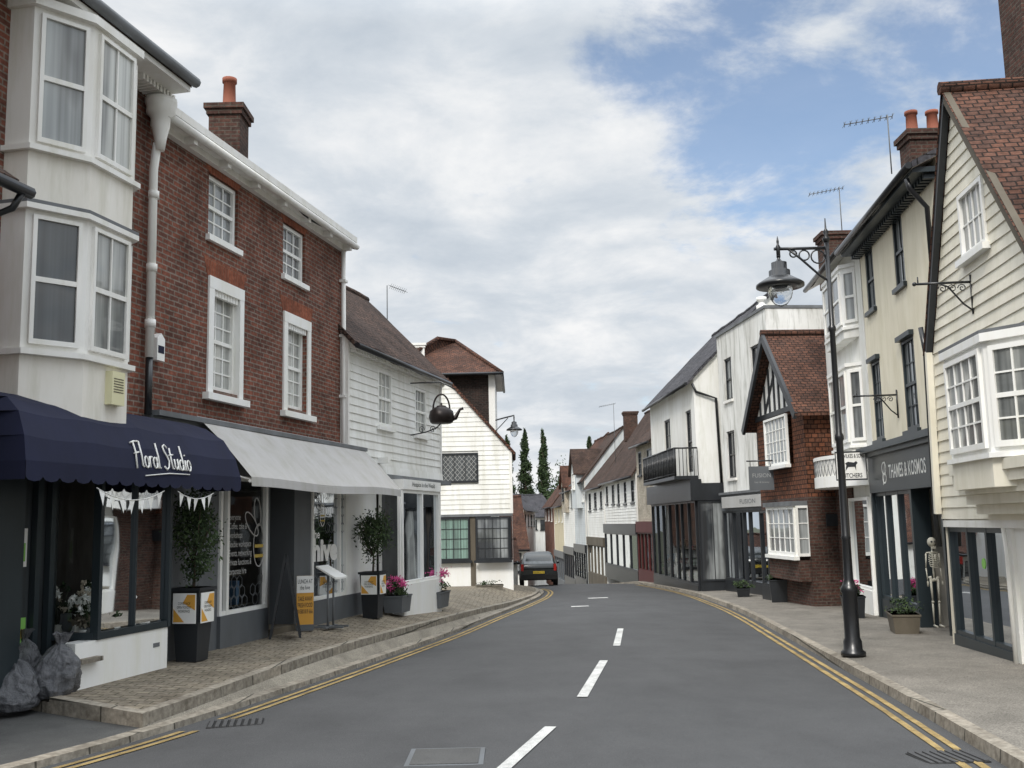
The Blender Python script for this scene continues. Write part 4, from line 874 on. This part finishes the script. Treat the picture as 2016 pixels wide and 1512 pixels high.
H=thing("hanging_sign","square dark grey hanging shop sign in an iron frame","sign",(6.75,28.0,2.5)); b=MB(); b.box(ID,6.45,7.12,27.97,28.03,2.45,3.1,'grey'); hs=b.obj("sign_board",H)
b=MB(); b.tube([(7.3,28,3.25),(6.4,28,3.25)],.02,'iron',6); b.tube([(6.5,28,3.25),(6.5,28,3.1)],.01,'iron',5); b.tube([(7.05,28,3.25),(7.05,28,3.1)],.01,'iron',5); b.obj("bracket",H)
FH=Fr((6.4,27.965),(7.4,27.965),1); text("FUSION",FH,.39,.0,2.85,.5,.11,clr('sign_letters',(.35,.36,.36)),hs); text("hair & beauty",FH,.39,.0,2.66,.4,.06,'sign_letters',hs)
# ------------------------------------------------------------ RIGHT: tall white house
R5=Fr((7.79,30.5),(7.29,35.5),-1)
dw=dict(nx=2,ny=2,o=-.1,fm='dark',pm='pane',sillm='white')
T,R=house("tall_white_house","tall stained white rendered house with flat parapet and dark windows",R5,0,5.05,-.8,8.05,3.2,'oldrender','slate',[(3.55,4.35,5.7,7.15,dw),(.75,1.55,5.75,7.1,dw),(3.6,4.45,3.05,4.65,dw),(.75,1.55,3.05,4.65,dw)],roof='flat',wz=2.3,parapet=True)
b=MB(); b.box(R5,0,5.05,-.1,.12,1.95,2.5,'grey'); b.box(R5,0,5.05,-.1,.2,2.5,2.58,'lead'); fa=b.obj("fascia",T); 
b=MB(); b.box(R5,-.9,4.6,.2,.24,2.05,2.42,'faint'); sb=b.obj("shop_sign",T); text("FUSION",R5,1.9,.245,2.23,1.5,.14,'lead',sb)
shopfront(T,R5,.1,5.0,-.8,-.35,1.95,.06,[1.2,2.3,2.9,4.0],'dark','dark',61,depth=1.2)
b=MB(); b.lathe((7.9,31.3,7.9),[(.1,0),(.1,.2),(.18,.24),(.18,.4),(.1,.44),(.1,.52),(.16,.55),(.16,.66)],'bright',12); b.obj("vent",T)
# ------------------------------------------------------------ RIGHT: balcony house
R6=Fr((6.48,36),(6.03,44.5),-1)
dw2=dict(nx=2,ny=4,o=-.1,fm='dark',pm='paned',sill=False)
T,R=house("balcony_house","white rendered house with black iron first floor balcony",R6,0,8.4,-1.0,6.7,3.0,'render','slate',[(4.3,5.5,3.4,5.7,dw2),(.6,1.5,3.4,5.65,dw2)],roof='side',rise=3.0,ov=.25,wz=2.8)
b=MB(); b.box(R6,-.1,6.0,0,.85,3.1,3.22,'dark'); b.tube([R6.W(-.1,.82,4.2),R6.W(6,.82,4.2)],.03,'iron',6); b.tube([R6.W(-.1,.0,4.2),R6.W(-.1,.82,4.2)],.03,'iron',6); b.tube([R6.W(-.1,.82,3.3),R6.W(6,.82,3.3)],.02,'iron',6)
for i in range(49):
    s=-.1+i*6.1/48; b.tube([R6.W(s,.82,3.22),R6.W(s,.82,4.2)],.014 if i%8 else .03,'iron',5)
    if i%4==0 and i<48: b.tube([R6.W(s,.82,3.35),R6.W(s+.25,.82,4.1),R6.W(s+.5,.82,3.35)],.012,'iron',4)
for i in range(7): b.tube([R6.W(-.1,i*.13,3.22),R6.W(-.1,i*.13,4.2)],.014,'iron',5)
b.obj("balcony",T)
b=MB(); b.tube([(6.42,35.93,6.5),(6.55,35.93,6.2),(7.25,35.93,5.95),(7.3,35.93,2.9)],.05,'iron'); b.obj("downpipe",T)
b=MB(); b.box(R6,-.1,8.4,-.1,.3,2.35,3.1,'dark'); b.box(ID,6.2,7.45,35.82,35.98,2.35,2.95,'dark'); b.obj("fascia",T)
shopfront(T,R6,.1,8.3,-1.0,-.6,2.35,.1,[1.3,2.5,3.4,4.7,6.0,7.2],'dark','dark',71,depth=1.2)
fR=Fr((6.42,35.9),(7.42,35.9),1)
window(T,fR,.0,1.0,-.45,2.34,o=.0,nx=2,ny=1,fm='dark',pm='pane',sash=False,sill=False)
b=MB(); b.box(fR,0,1.0,-.08,.02,-1.1,-.452,'dark'); b.obj("stall_riser",T)
# ------------------------------------------------------------ far right row
def simple(name,label,P0,P1,z0,z1,wm,rm,board,rise,nw,shop=None,half=2.6,fm='dark',side=-1,riser=None):
    F=Fr(P0,P1,side); w=[]; rq=random.Random(int(P0[1]*7))
    for i in range(nw):
        a=F.len*(i+.5)/nw+rq.uniform(-.15,.15); ww=rq.uniform(.32,.5); w.append((a-ww,a+ww,z1-1.55+rq.uniform(0,.15),z1-.4,dict(nx=rq.choice([2,3]),ny=rq.choice([2,4]),o=-.04,fm=fm,pm='pane')))
    T,R=house(name,label,F,0,F.len-.02,z0,z1,half,wm,rm,w,board=board,rise=rise,ov=.25,wz=(z0+2.7 if shop else None))
    if shop:
        b=MB(); b.box(F,0,F.len,-.1,.15,z0+2.2,z0+2.7,shop); b.obj("fascia",T)
        shopfront(T,F,.05,F.len-.05,z0,z0+.45,z0+2.2,.05,[F.len*k/5 for k in (1,2,3,4)],shop,riser or shop,int(z0*-10)+90,depth=1.2)
    return T,R,F
T,R,F=simple("cream_cottage","cream rendered cottage with steep brown roof above red shop front",(6.2,44.8),(5.85,48.6),-1.05,5.3,'palebrick','tileb',False,2.2,2,'red')
T,R,F=simple("weatherboard_shop_house","long white weatherboarded building with dark brown roof over shop fronts",(5.85,48.8),(5.2,59),-1.15,4.1,'wb','tileb',True,3.7,5,'dark')
T,R,F=simple("weatherboard_shop_house","white weatherboarded building with brown tiled roof over shops",(5.2,59.2),(4.7,66),-1.95,3.9,'wb','tileb',True,3.5,3,'wood',half=3)
chimney(R,7.2,62,.8,.8,6.5,8.3,0,'brickd')
T,R,F=simple("pale_blue_house","pale blue and white boarded house with brown tiled roof",(4.6,66.3),(4.2,72),-2.5,4.5,'blue','tileb',True,3.2,3,'dark',fm='bright')
gable(T,F,2.6,2.6,2.6,5.0,1.5,'blue','tileb',out=.4,fm='bright')
T,R,F=simple("pale_weatherboard_house","white weatherboarded house with steep brown tiled roof",(4.2,72.3),(3.8,79),-2.8,4.2,'wb','tile',True,3.6,3,'dark',fm='dark')
gable(T,F,4.2,2.4,2.4,4.4,1.4,'palebrick','tile',out=.3)
T,R,F=simple("buff_weatherboard_house","buff weatherboarded house with brown tiled roof",(3.8,79.3),(3.4,88),-3.3,3.2,'buff','tileb',True,3.4,3,'grey',fm='bright')
T,R,F=simple("distant_brick_house","small brick house with steep brown roof",(3.4,90),(2.9,100),-4.1,3.3,'brick','tile',False,3.4,3,None,fm='bright')
T,R,F=simple("distant_white_house","distant grey and white house closing the street",(1.5,106),(4.4,108),-5.3,2.4,'render','slate',False,2.2,3,None,fm='dark',side=1)
T,R,F=simple("distant_grey_house","distant pale house with grey slate roof",(.8,92),(2.0,101),-4.2,2.9,'render','slate',False,2.0,4,None,fm='dark',side=1)
T,R,F=simple("red_roof_house","low white house with a large red tiled roof",(-4.5,60),(.7,60.8),-2.2,.35,'render','tile',False,2.9,3,None,fm='dark',side=1)
T,R,F=simple("red_roof_outbuilding","low white outbuilding with red tiled roof",(-2.6,50),(.1,50.3),-1.9,-.1,'render','tile',False,.9,1,None,half=1.4,fm='dark',side=1)
# ------------------------------------------------------------ street lamp
lx,ly=4.69,14.6; lz=zr(ly)+.13
T=thing("street_lamp","tall black iron street lamp with hanging glass lantern","street lamp",(lx,ly,lz))
b=MB(); b.lathe((lx,ly,lz),[(.17,0),(.17,.05),(.13,.08),(.125,.2),(.105,.24),(.10,.85),(.12,.88),(.12,.93),(.09,.97),(.065,1.05),(.055,1.6),(.07,1.63),(.055,1.66),(.05,3.0),(.065,3.03),(.065,3.08),(.045,3.12),(.04,4.6),(.055,4.62),(.055,4.67),(.036,4.7),(.034,5.95)],'iron',18)
b.obj("post",T)
b=MB(); b.lathe((lx,ly,lz+5.95),[(.04,0),(.06,.05),(.02,.1),(.045,.15),(.015,.2),(.008,.36)],'iron',12); b.obj("finial",T)
b=MB(); zA=lz+5.86; b.tube([(lx,ly,zA),(lx-.78,ly,zA)],.024,'iron',8); b.tube([(lx,ly,zA-.5),(lx-.12,ly,zA-.42),(lx-.4,ly,zA-.15),(lx-.58,ly,zA)],.018,'iron',8)
for k,r in ((.14,.1),(.34,.075),(.5,.05)):
    c=Vector((lx-k,ly,zA-r-.03)); b.tube([c+Vector((r*math.cos(t),0,r*math.sin(t))) for t in [2*math.pi*i/14 for i in range(15)]],.012,'iron',5)
b.lathe((lx-.72,ly,zA-.03),[(.03,-.1),(.03,0),(.04,.05),(.015,.1),(.02,.14),(.005,.22)],'iron',10); b.obj("bracket_arm",T)
lantern(T,lx-.72,ly,zA-.78,1.02)
# ------------------------------------------------------------ car
def car(x,y,z):
    T=thing("parked_car","small dark hatchback seen from behind at the roadside","car",(x,y,z)); b=MB(); n=9
    secs=[(0,.80,.35,.78,.80,.8),(.08,.84,.28,.92,1.0,.76),(.35,.85,.24,.95,1.34,.68),(.8,.86,.22,.95,1.48,.63),(1.6,.86,.22,.94,1.5,.62),(2.3,.86,.22,.93,1.42,.6),(2.9,.86,.22,.92,1.0,.68),(3.4,.83,.24,.84,.86,.7),(3.75,.74,.3,.7,.72,.62)]
    k=0; m=b.mi('car')
    for yy,hw,z0,zb,zt,tw in secs:
        for px,pz in ((-hw*.92,z0),(-hw,z0+.15),(-hw*1.0,zb-.1),(-hw*.95,zb),(-tw,zt-.05),(-tw*.8,zt),(tw*.8,zt),(tw,zt-.05),(hw*.95,zb),(hw,zb-.1),(hw,z0+.15),(hw*.92,z0)): b.v.append(Vector((x+px,y+yy,z+pz)))
    for i in range(len(secs)-1):
        for j in range(12):
            jj=(j+1)%12; b.f.append((i*12+j,i*12+jj,(i+1)*12+jj,(i+1)*12+j)); b.m.append(m); b.sm.add(len(b.f)-1)
    b.f.append(tuple(range(12))); b.m.append(m); b.f.append(tuple(range(96,108))); b.m.append(m)
    body=b.obj("body",T)
    b=MB(); b.poly([(x-.68,y+.07,z+.99),(x+.68,y+.07,z+.99),(x+.58,y+.33,z+1.31),(x-.58,y+.33,z+1.31)],'paned'); b.obj("rear_window",body)
    b=MB(); b.box(ID,x-.8,x+.8,y-.08,y+.05,z+.3,z+.52,'rubber'); b.obj("bumper",body)
    b=MB(); b.box(ID,x-.26,x+.26,y-.095,y-.08,z+.56,z+.67,'plate'); pl=b.obj("number_plate",body)
    text("GU08 LTE",Fr((x,y),(x+1,y),1),0,.097,z+.615,.46,.07,'dark',pl)
    for s in (-1,1):
        b=MB(); b.box(ID,x+s*.74-.06,x+s*.74+.06,y-.03,y+.12,z+.68,z+.98,'tail'); b.obj("tail_light",body)
        b=MB(); b.tube([(x+s*.9,y+2.1,z+.95),(x+s*1.0,y+2.1,z+1.0)],[.05,.09],'car',8); b.obj("wing_mirror",body)
        for yy in (.65,3.05):
            b=MB(); b.tube([(x+s*.66,y+yy,z+.3),(x+s*.87,y+yy,z+.3)],.3,'rubber',20); w=b.obj("wheel",T); b=MB(); b.tube([(x+s*.868,y+yy,z+.3),(x+s*.88,y+yy,z+.3)],.19,'lead',14); b.obj("rim",w)
car(1.02,46.6,zr(46.6)+.03)
# ------------------------------------------------------------ planters etc.
def taper_planter(x,y,z,w,h,lab,poster=True,tree=1.0,seed=1,rot=.22):
    F=Fr((x,y),(x+math.sin(rot),y+math.cos(rot)),1)
    T=thing("planter",lab,"planter",(x,y,z)); b=MB(); w0=w*.36;w1=w*.5
    b.prism(F,[(-w1,-w1),(w1,-w1),(w1,w1),(-w1,w1)],z,z+h,'dark',[(-w0,-w0),(w0,-w0),(w0,w0),(-w0,w0)])
    b.prism(F,[(-w1-.02,-w1-.02),(w1+.02,-w1-.02),(w1+.02,w1+.02),(-w1-.02,w1+.02)],z+h-.04,z+h,'dark'); b.obj("pot",T)
    if poster:
        for F2 in (Fr(F.W(-w1,w1,0),F.W(w1,w1,0),1),Fr(F.W(-w1,-w1,0),F.W(-w1,w1,0),1)):
            b=MB(); f=F2; b.box(f,.04,f.len-.04,.0,.012,z+h*.52,z+h*.93,'bright'); 
            b.extr(f,[(.05,z+h*.54),(f.len*.5,z+h*.54),(.05,z+h*.72)],.012,.015,'orange'); b.extr(f,[(f.len-.05,z+h*.91),(f.len*.6,z+h*.91),(f.len*.45,z+h*.8),(f.len-.05,z+h*.7)],.012,.015,'orange')
            p=b.obj("poster",T); text("COFFEE SHOP\nOPEN MONDAY\nWORKSPACE",f,f.len/2,.016,z+h*.74,f.len*.5,h*.14,'dark',p)
    c=Vector((x,y,z+h)); b=MB(); b.tube([c-Vector((0,0,.1)),c+Vector((.02,0,.25)),c+Vector((-.01,.02,.55))],[.022,.018,.012],'bark',7)
    rr=random.Random(seed)
    for i in range(9):
        a=rr.uniform(0,6.28); b.tube([c+Vector((0,0,.3)),c+Vector((.18*math.cos(a),.18*math.sin(a),.5+.3*rr.random())),c+Vector((.3*math.cos(a),.3*math.sin(a),.7+.5*rr.random()))],[.01,.006,.003],'bark',5)
    t=b.obj("plant_stem",T)
    b=MB(); b.leaves(c+Vector((0,0,.72*tree)),(.38*tree,.38*tree,.6*tree),2300,.032,'leafd',30,'leaf',seed); b.obj("foliage",T)
taper_planter(-4.30,13.75,0,.41,.95,"black tapered planter with olive bush and orange and white posters",seed=3)
taper_planter(-2.78,20.0,-.05,.40,.88,"tall black planter with olive bush by the shop corner",seed=5,tree=.95)
def trough(x,y,z,w,d,h,lab,mat='grey',fl='pink',seed=1,rot=.22,n=500,gh=.16):
    F=Fr((x,y),(x+math.sin(rot),y+math.cos(rot)),1); T=thing("flower_trough",lab,"planter",(x,y,z)); b=MB()
    b.prism(F,[(-w/2,-d/2),(w/2,-d/2),(w/2,d/2),(-w/2,d/2)],z,z+h,mat,[(-w*.44,-d*.42),(w*.44,-d*.42),(w*.44,d*.42),(-w*.44,d*.42)])
    b.prism(F,[(-w/2*1.03,-d/2*1.05),(w/2*1.03,-d/2*1.05),(w/2*1.03,d/2*1.05),(-w/2*1.03,d/2*1.05)],z+h-.03,z+h,mat)
    b.obj("pot",T); b=MB(); b.leaves((x,y,z+h+gh*.6),(w*.45,w*.45,gh),n,.035,'leaf',12,'leafd',seed); b.obj("foliage",T)
    if fl: b=MB(); b.leaves((x,y,z+h+gh*1.2),(w*.46,w*.46,gh*.9),int(n*.8),.032,fl,9,None,seed+1); b.obj("flowers",T)
trough(-2.42,21.0,-.03,.6,.42,.34,"grey trough of red and pink plants on the pavement",fl='pink',seed=11,n=600,gh=.2)
trough(-1.85,23.6,-.16,.75,.48,.36,"grey wooden trough full of bright pink flowers",fl='pink',seed=12,n=1000,gh=.26)
trough(-.9,34.6,-.62,.9,.5,.3,"low stone trough with sparse plants beside white wall",mat='gutter',fl=None,seed=13,rot=1.5,n=160,gh=.1)
trough(7.0,21.6,zr(21.6)+.14,.5,.45,.45,"dark square planter with purple flowers by shop door",mat='dark',fl='pink',seed=14)
trough(6.65,17.9,zr(17.9)+.14,.75,.45,.33,"low wooden trough with small plants outside a shop",mat='wood',fl=None,seed=15,n=260)
trough(7.15,28.2,zr(28.2)+.14,.95,.5,.6,"large dark wooden planter outside a salon",mat='dark',fl=None,seed=16,n=350)
trough(6.9,31.5,zr(31.5)+.14,.8,.4,.25,"low dark trough with green plants at a shop front",mat='dark',fl=None,seed=17,n=300)
def aboard(x,y,z):
    T=thing("pavement_sign","folding black chalkboard sign standing on the pavement","sign",(x,y,z)); F=Fr((x,y),(x-.20,y+.98),1)
    for sg in (1,-1):
        b=MB(); W=F.W
        P=lambda s,t,e:W(s,sg*(.22*(1-t)+e),z+1.25*t)
        b.hexa([P(-.2,.08,0),P(.2,.08,0),P(.2,1,0),P(-.2,1,0),P(-.2,.08,.02),P(.2,.08,.02),P(.2,1,.02),P(-.2,1,.02)],'dark'); o=b.obj("board",T)
        for a in (-.215,.215):
            b=MB(); b.hexa([P(a-.015,0,-.01),P(a+.015,0,-.01),P(a+.015,1.03,-.01),P(a-.015,1.03,-.01),P(a-.015,0,.03),P(a+.015,0,.03),P(a+.015,1.03,.03),P(a-.015,1.03,.03)],'dark'); b.obj("leg",T)
aboard(-3.66,16.4,0)
def orange_sign(x,y,z):
    T=thing("takeaway_sign","upright orange and white takeaway food poster sign by doorway","sign",(x,y,z)); F=Fr((x,y),(x+.95,y+.3),1); b=MB(); b.box(F,0,.28,-.02,.02,z+.1,z+.9,'orange'); b.box(F,0,.28,.0201,.024,z+.62,z+.9,'bright'); b.box(F,-.0,.28,-.05,.05,z,z+.1,'grey'); o=b.obj("sign_board",T)
    text("LUNCH AT\nthe hive",F,.14,.028,z+.76,.24,.17,'dark',o); text("TAKE AWAY\nFRESH FOOD\n01580 819 666",F,.14,.024,z+.42,.25,.28,'dark',o)
orange_sign(-3.68,17.3,0)
T=thing("menu_stand","grey metal lectern stand holding a white menu sheet","sign",(-3.2,17.8,0)); F=Fr((-3.2,17.8),(-2.98,18.77),1); b=MB()
for a in (-.12,.12): b.tube([F.W(a,0,.02),F.W(a,0,.88)],.018,'lead',8)
b.box(F,-.25,.25,-.03,.03,0,.03,'lead'); b.box(F,-.14,-.09,-.28,.28,0,.03,'lead'); b.box(F,.09,.14,-.28,.28,0,.03,'lead'); b.obj("stand",T)
b=MB(); p=[F.W(-.26,.2,.82),F.W(.26,.2,.82),F.W(.26,-.16,1.02),F.W(-.26,-.16,1.02)]; b.hexa(p+[q+Vector((0,0,.03)) for q in p],'bright'); b.obj("menu_board",T)
# refuse bags
def bag(x,y,z,w,h,seed):
    T=thing("rubbish_bag","full crumpled grey plastic rubbish bag tied at the top","rubbish bag",(x,y,z),"rubbish bags piled by the shop wall"); b=MB(); n=80; K=56; m=b.mi('bag')
    rg=lambda q:1-2*abs(noise.noise(q))
    for i in range(K+1):
        t=i/K
        prof=[(0,.02,0),(.05,.75,.0),(.2,1.0,.14),(.4,.98,.36),(.6,.8,.58),(.75,.5,.74),(.84,.2,.82),(.88,.13,.85),(.94,.26,.93),(1,.36,1.02)]
        for k in range(len(prof)-1):
            if prof[k][0]<=t<=prof[k+1][0]:
                f=(t-prof[k][0])/(prof[k+1][0]-prof[k][0]); r=prof[k][1]*(1-f)+prof[k+1][1]*f; zz=prof[k][2]*(1-f)+prof[k+1][2]*f; break
        for j in range(n):
            th=2*math.pi*j/n; q=Vector((math.cos(th)*1.3,math.sin(th)*1.3,zz*1.8+seed*3.1))
            d=1+.28*noise.noise(q)+.14*rg(q*1.9)+.06*rg(q*4.3)+.02*rg(q*9)-.16
            fold=.16*math.sin(th*6+seed+3*noise.noise(q))*max(0,zz-.35)+ (.35*math.sin(th*3+seed) if t>.9 else 0)
            b.v.append(Vector((x+w/2*r*math.cos(th)*(d+fold)+.10*zz*math.sin(seed*2),y+w/2*r*math.sin(th)*(d+fold)+.06*zz*math.cos(seed*3),z+h*max(0,zz+(.06*noise.noise(q*2) if zz>.05 else 0)))))
    for i in range(K):
        for j in range(n): jj=(j+1)%n; b.sm.add(len(b.f)); b.f.append((i*n+j,i*n+jj,(i+1)*n+jj,(i+1)*n+j)); b.m.append(m)
    b.obj("bag",T)
bag(-4.98,11.2,-.03,.5,.66,1); bag(-5.25,10.9,-.1,.58,.62,2); bag(-5.45,10.4,-.12,.56,.55,3); bag(-5.5,11.35,-.02,.55,.68,4)
# ------------------------------------------------------------ trees
def poplar(x,y,z,h,w,seed):
    T=thing("poplar_tree","tall slim dark green poplar rising behind the roofs","tree",(x,y,z)); b=MB(); b.tube([(x,y,z),(x,y,z+h*.5),(x,y,z+h*.95)],[.35,.2,.04],'bark',8)
    rr=random.Random(seed)
    for i in range(24):
        t=.15+.8*i/24; a=rr.uniform(0,6.3); r=w*.4*(1-t*.6); b.tube([(x,y,z+h*t),(x+r*math.cos(a),y+r*math.sin(a),z+h*(t+.08))],[.06,.02],'bark',4)
    b.obj("trunk",T); b=MB()
    for i in range(24):
        t=i/23; r=w*.5*math.sin(math.pi*min(1,.18+.8*t))**.55*(1-.2*t)*rr.uniform(.9,1.1); b.leaves((x+rr.uniform(-.04,.04)*w,y,z+h*(.1+.87*t)),(r,r,h*.055),520,.2,'leafd',10,'leaf',seed*31+i)
    b.obj("crown",T)
poplar(-.8,140,-8,21.4,2.4,1);poplar(1.6,142,-8,22.2,2.8,2);poplar(4.1,140,-8,22.0,2.6,3);poplar(10.9,145,-8,21.5,2.6,4);poplar(-3.2,141,-8,20,2.4,5)
def tree(x,y,z,h,w,seed):
    T=thing("broadleaf_tree","rounded green tree behind the village houses","tree",(x,y,z)); b=MB(); b.tube([(x,y,z),(x,y,z+h*.45)],[.4,.25],'bark',8); rr=random.Random(seed)
    for i in range(8): a=i*.8; b.tube([(x,y,z+h*.35),(x+w*.3*math.cos(a),y+w*.3*math.sin(a),z+h*.75)],[.15,.04],'bark',5)
    b.obj("trunk",T); b=MB(); b.leaves((x,y,z+h*.65),(w*.5,w*.5,h*.36),3500,.24,'leaf',22,'leafd',seed); b.obj("crown",T)
tree(6.4,135,-8,17.5,4.5,8); tree(1,150,-8,13.5,9,9); tree(9,150,-8,15,7,10); tree(-6,150,-8,16,8,11)
# ------------------------------------------------------------ sky, sun
w=bpy.data.worlds.new("World"); bpy.context.scene.world=w; w.use_nodes=True; nt=w.node_tree; bg=nt.nodes["Background"]
EL,AZ=math.radians(42),math.radians(200)
sky=N(nt,"ShaderNodeTexSky",sky_type='NISHITA'); sky.sun_disc=False; sky.sun_elevation=EL; sky.sun_rotation=AZ
tc=N(nt,"ShaderNodeTexCoord"); sp=N(nt,"ShaderNodeSeparateXYZ"); L(nt,tc.outputs['Generated'],sp.inputs[0])
def MA(op,a,b_=None,c=None,clamp=False):
    n=N(nt,"ShaderNodeMath",operation=op); n.use_clamp=clamp
    for i,v in enumerate((a,b_,c)):
        if v is None: continue
        if isinstance(v,(int,float)): n.inputs[i].default_value=v
        else: L(nt,v,n.inputs[i])
    return n.outputs[0]
zc=MA('MAXIMUM',sp.outputs[2],0.0); dz=MA('ADD',zc,.22)
px=MA('DIVIDE',sp.outputs[0],dz); py=MA('DIVIDE',sp.outputs[1],dz)
cb=N(nt,"ShaderNodeCombineXYZ"); L(nt,px,cb.inputs[0]); L(nt,py,cb.inputs[1])
def wn(scale,detail,off,dist=.2,rough=.55):
    mp=N(nt,"ShaderNodeMapping"); mp.inputs['Location'].default_value=off; L(nt,cb.outputs[0],mp.inputs[0])
    n=N(nt,"ShaderNodeTexNoise"); n.inputs['Scale'].default_value=scale; n.inputs['Detail'].default_value=detail; n.inputs['Distortion'].default_value=dist; n.inputs['Roughness'].default_value=rough
    L(nt,mp.outputs[0],n.inputs[0]); return n.outputs[0]
n1=wn(3.0,12,(3.1,1.7,0),.25,.6); n2=wn(3.2,12,(7.7,4.2,0),.35,.6); n3=wn(.9,4,(1,9,0)); n4=wn(7,8,(2,2,0),.2,.6)
dot=N(nt,"ShaderNodeVectorMath",operation='DOT_PRODUCT'); L(nt,tc.outputs['Generated'],dot.inputs[0]); dot.inputs[1].default_value=Vector((.30,.86,.42)).normalized()
patch=N(nt,"ShaderNodeMapRange",interpolation_type='SMOOTHSTEP'); patch.inputs[1].default_value=.962; patch.inputs[2].default_value=.999; L(nt,dot.outputs['Value'],patch.inputs[0])
blue=MA('ADD',MA('MULTIPLY',patch.outputs[0],.27),MA('MULTIPLY',MA('SUBTRACT',.5,MA('ADD',MA('MULTIPLY',n1,.8),MA('MULTIPLY',n4,.2))),1.2))
mask=N(nt,"ShaderNodeMapRange",interpolation_type='SMOOTHSTEP'); mask.inputs[1].default_value=.10; mask.inputs[2].default_value=.30; L(nt,blue,mask.inputs[0])
cm=N(nt,"ShaderNodeValToRGB"); e=cm.color_ramp.elements; e[0].position=.36; e[0].color=(.53,.595,.67,1); e[1].position=.60; e[1].color=(.93,.935,.94,1); mid=e.new(.47); mid.color=(.67,.72,.775,1)
L(nt,MA('ADD',MA('ADD',MA('MULTIPLY',n2,.5),MA('MULTIPLY',n3,.35)),MA('MULTIPLY',n4,.15)),cm.inputs[0])
sk=N(nt,"ShaderNodeVectorMath",operation='SCALE'); sk.inputs['Scale'].default_value=.15; L(nt,sky.outputs[0],sk.inputs[0])
mx=N(nt,"ShaderNodeMix",data_type='RGBA'); L(nt,MA('MULTIPLY',mask.outputs[0],.88),mx.inputs[0]); L(nt,cm.outputs[0],mx.inputs[6]); L(nt,sk.outputs[0],mx.inputs[7])
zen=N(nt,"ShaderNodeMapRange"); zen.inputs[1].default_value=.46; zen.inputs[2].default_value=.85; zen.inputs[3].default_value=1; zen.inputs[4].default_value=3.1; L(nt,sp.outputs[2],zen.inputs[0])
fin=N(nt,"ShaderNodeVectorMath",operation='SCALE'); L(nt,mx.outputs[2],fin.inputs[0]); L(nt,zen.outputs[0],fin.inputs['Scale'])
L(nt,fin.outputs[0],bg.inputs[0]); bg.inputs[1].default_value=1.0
sd=bpy.data.lights.new("sun","SUN"); sd.energy=2.5; sd.angle=math.radians(14); sd.color=(1,.95,.88); so=bpy.data.objects.new("sun",sd); COL.objects.link(so)
az=AZ; d=Vector((math.sin(az)*math.cos(EL),math.cos(az)*math.cos(EL),math.sin(EL))); so.rotation_euler=d.to_track_quat('Z','Y').to_euler()
# ------------------------------------------------------------ camera
ca=bpy.data.cameras.new("camera"); ca.sensor_width=36; ca.lens=36*2000/2016; ca.clip_end=3000
co=bpy.data.objects.new("camera",ca); COL.objects.link(co); co.location=(0,0,1.7)
p=math.atan(274/2000); co.rotation_euler=(Matrix.Rotation(math.radians(90)+p,3,'X')@Matrix.Rotation(-.022,3,'Z')).to_euler()
bpy.context.scene.camera=co
sc=bpy.context.scene; sc.view_settings.view_transform='Standard'; sc.view_settings.look='None'; sc.view_settings.exposure=0
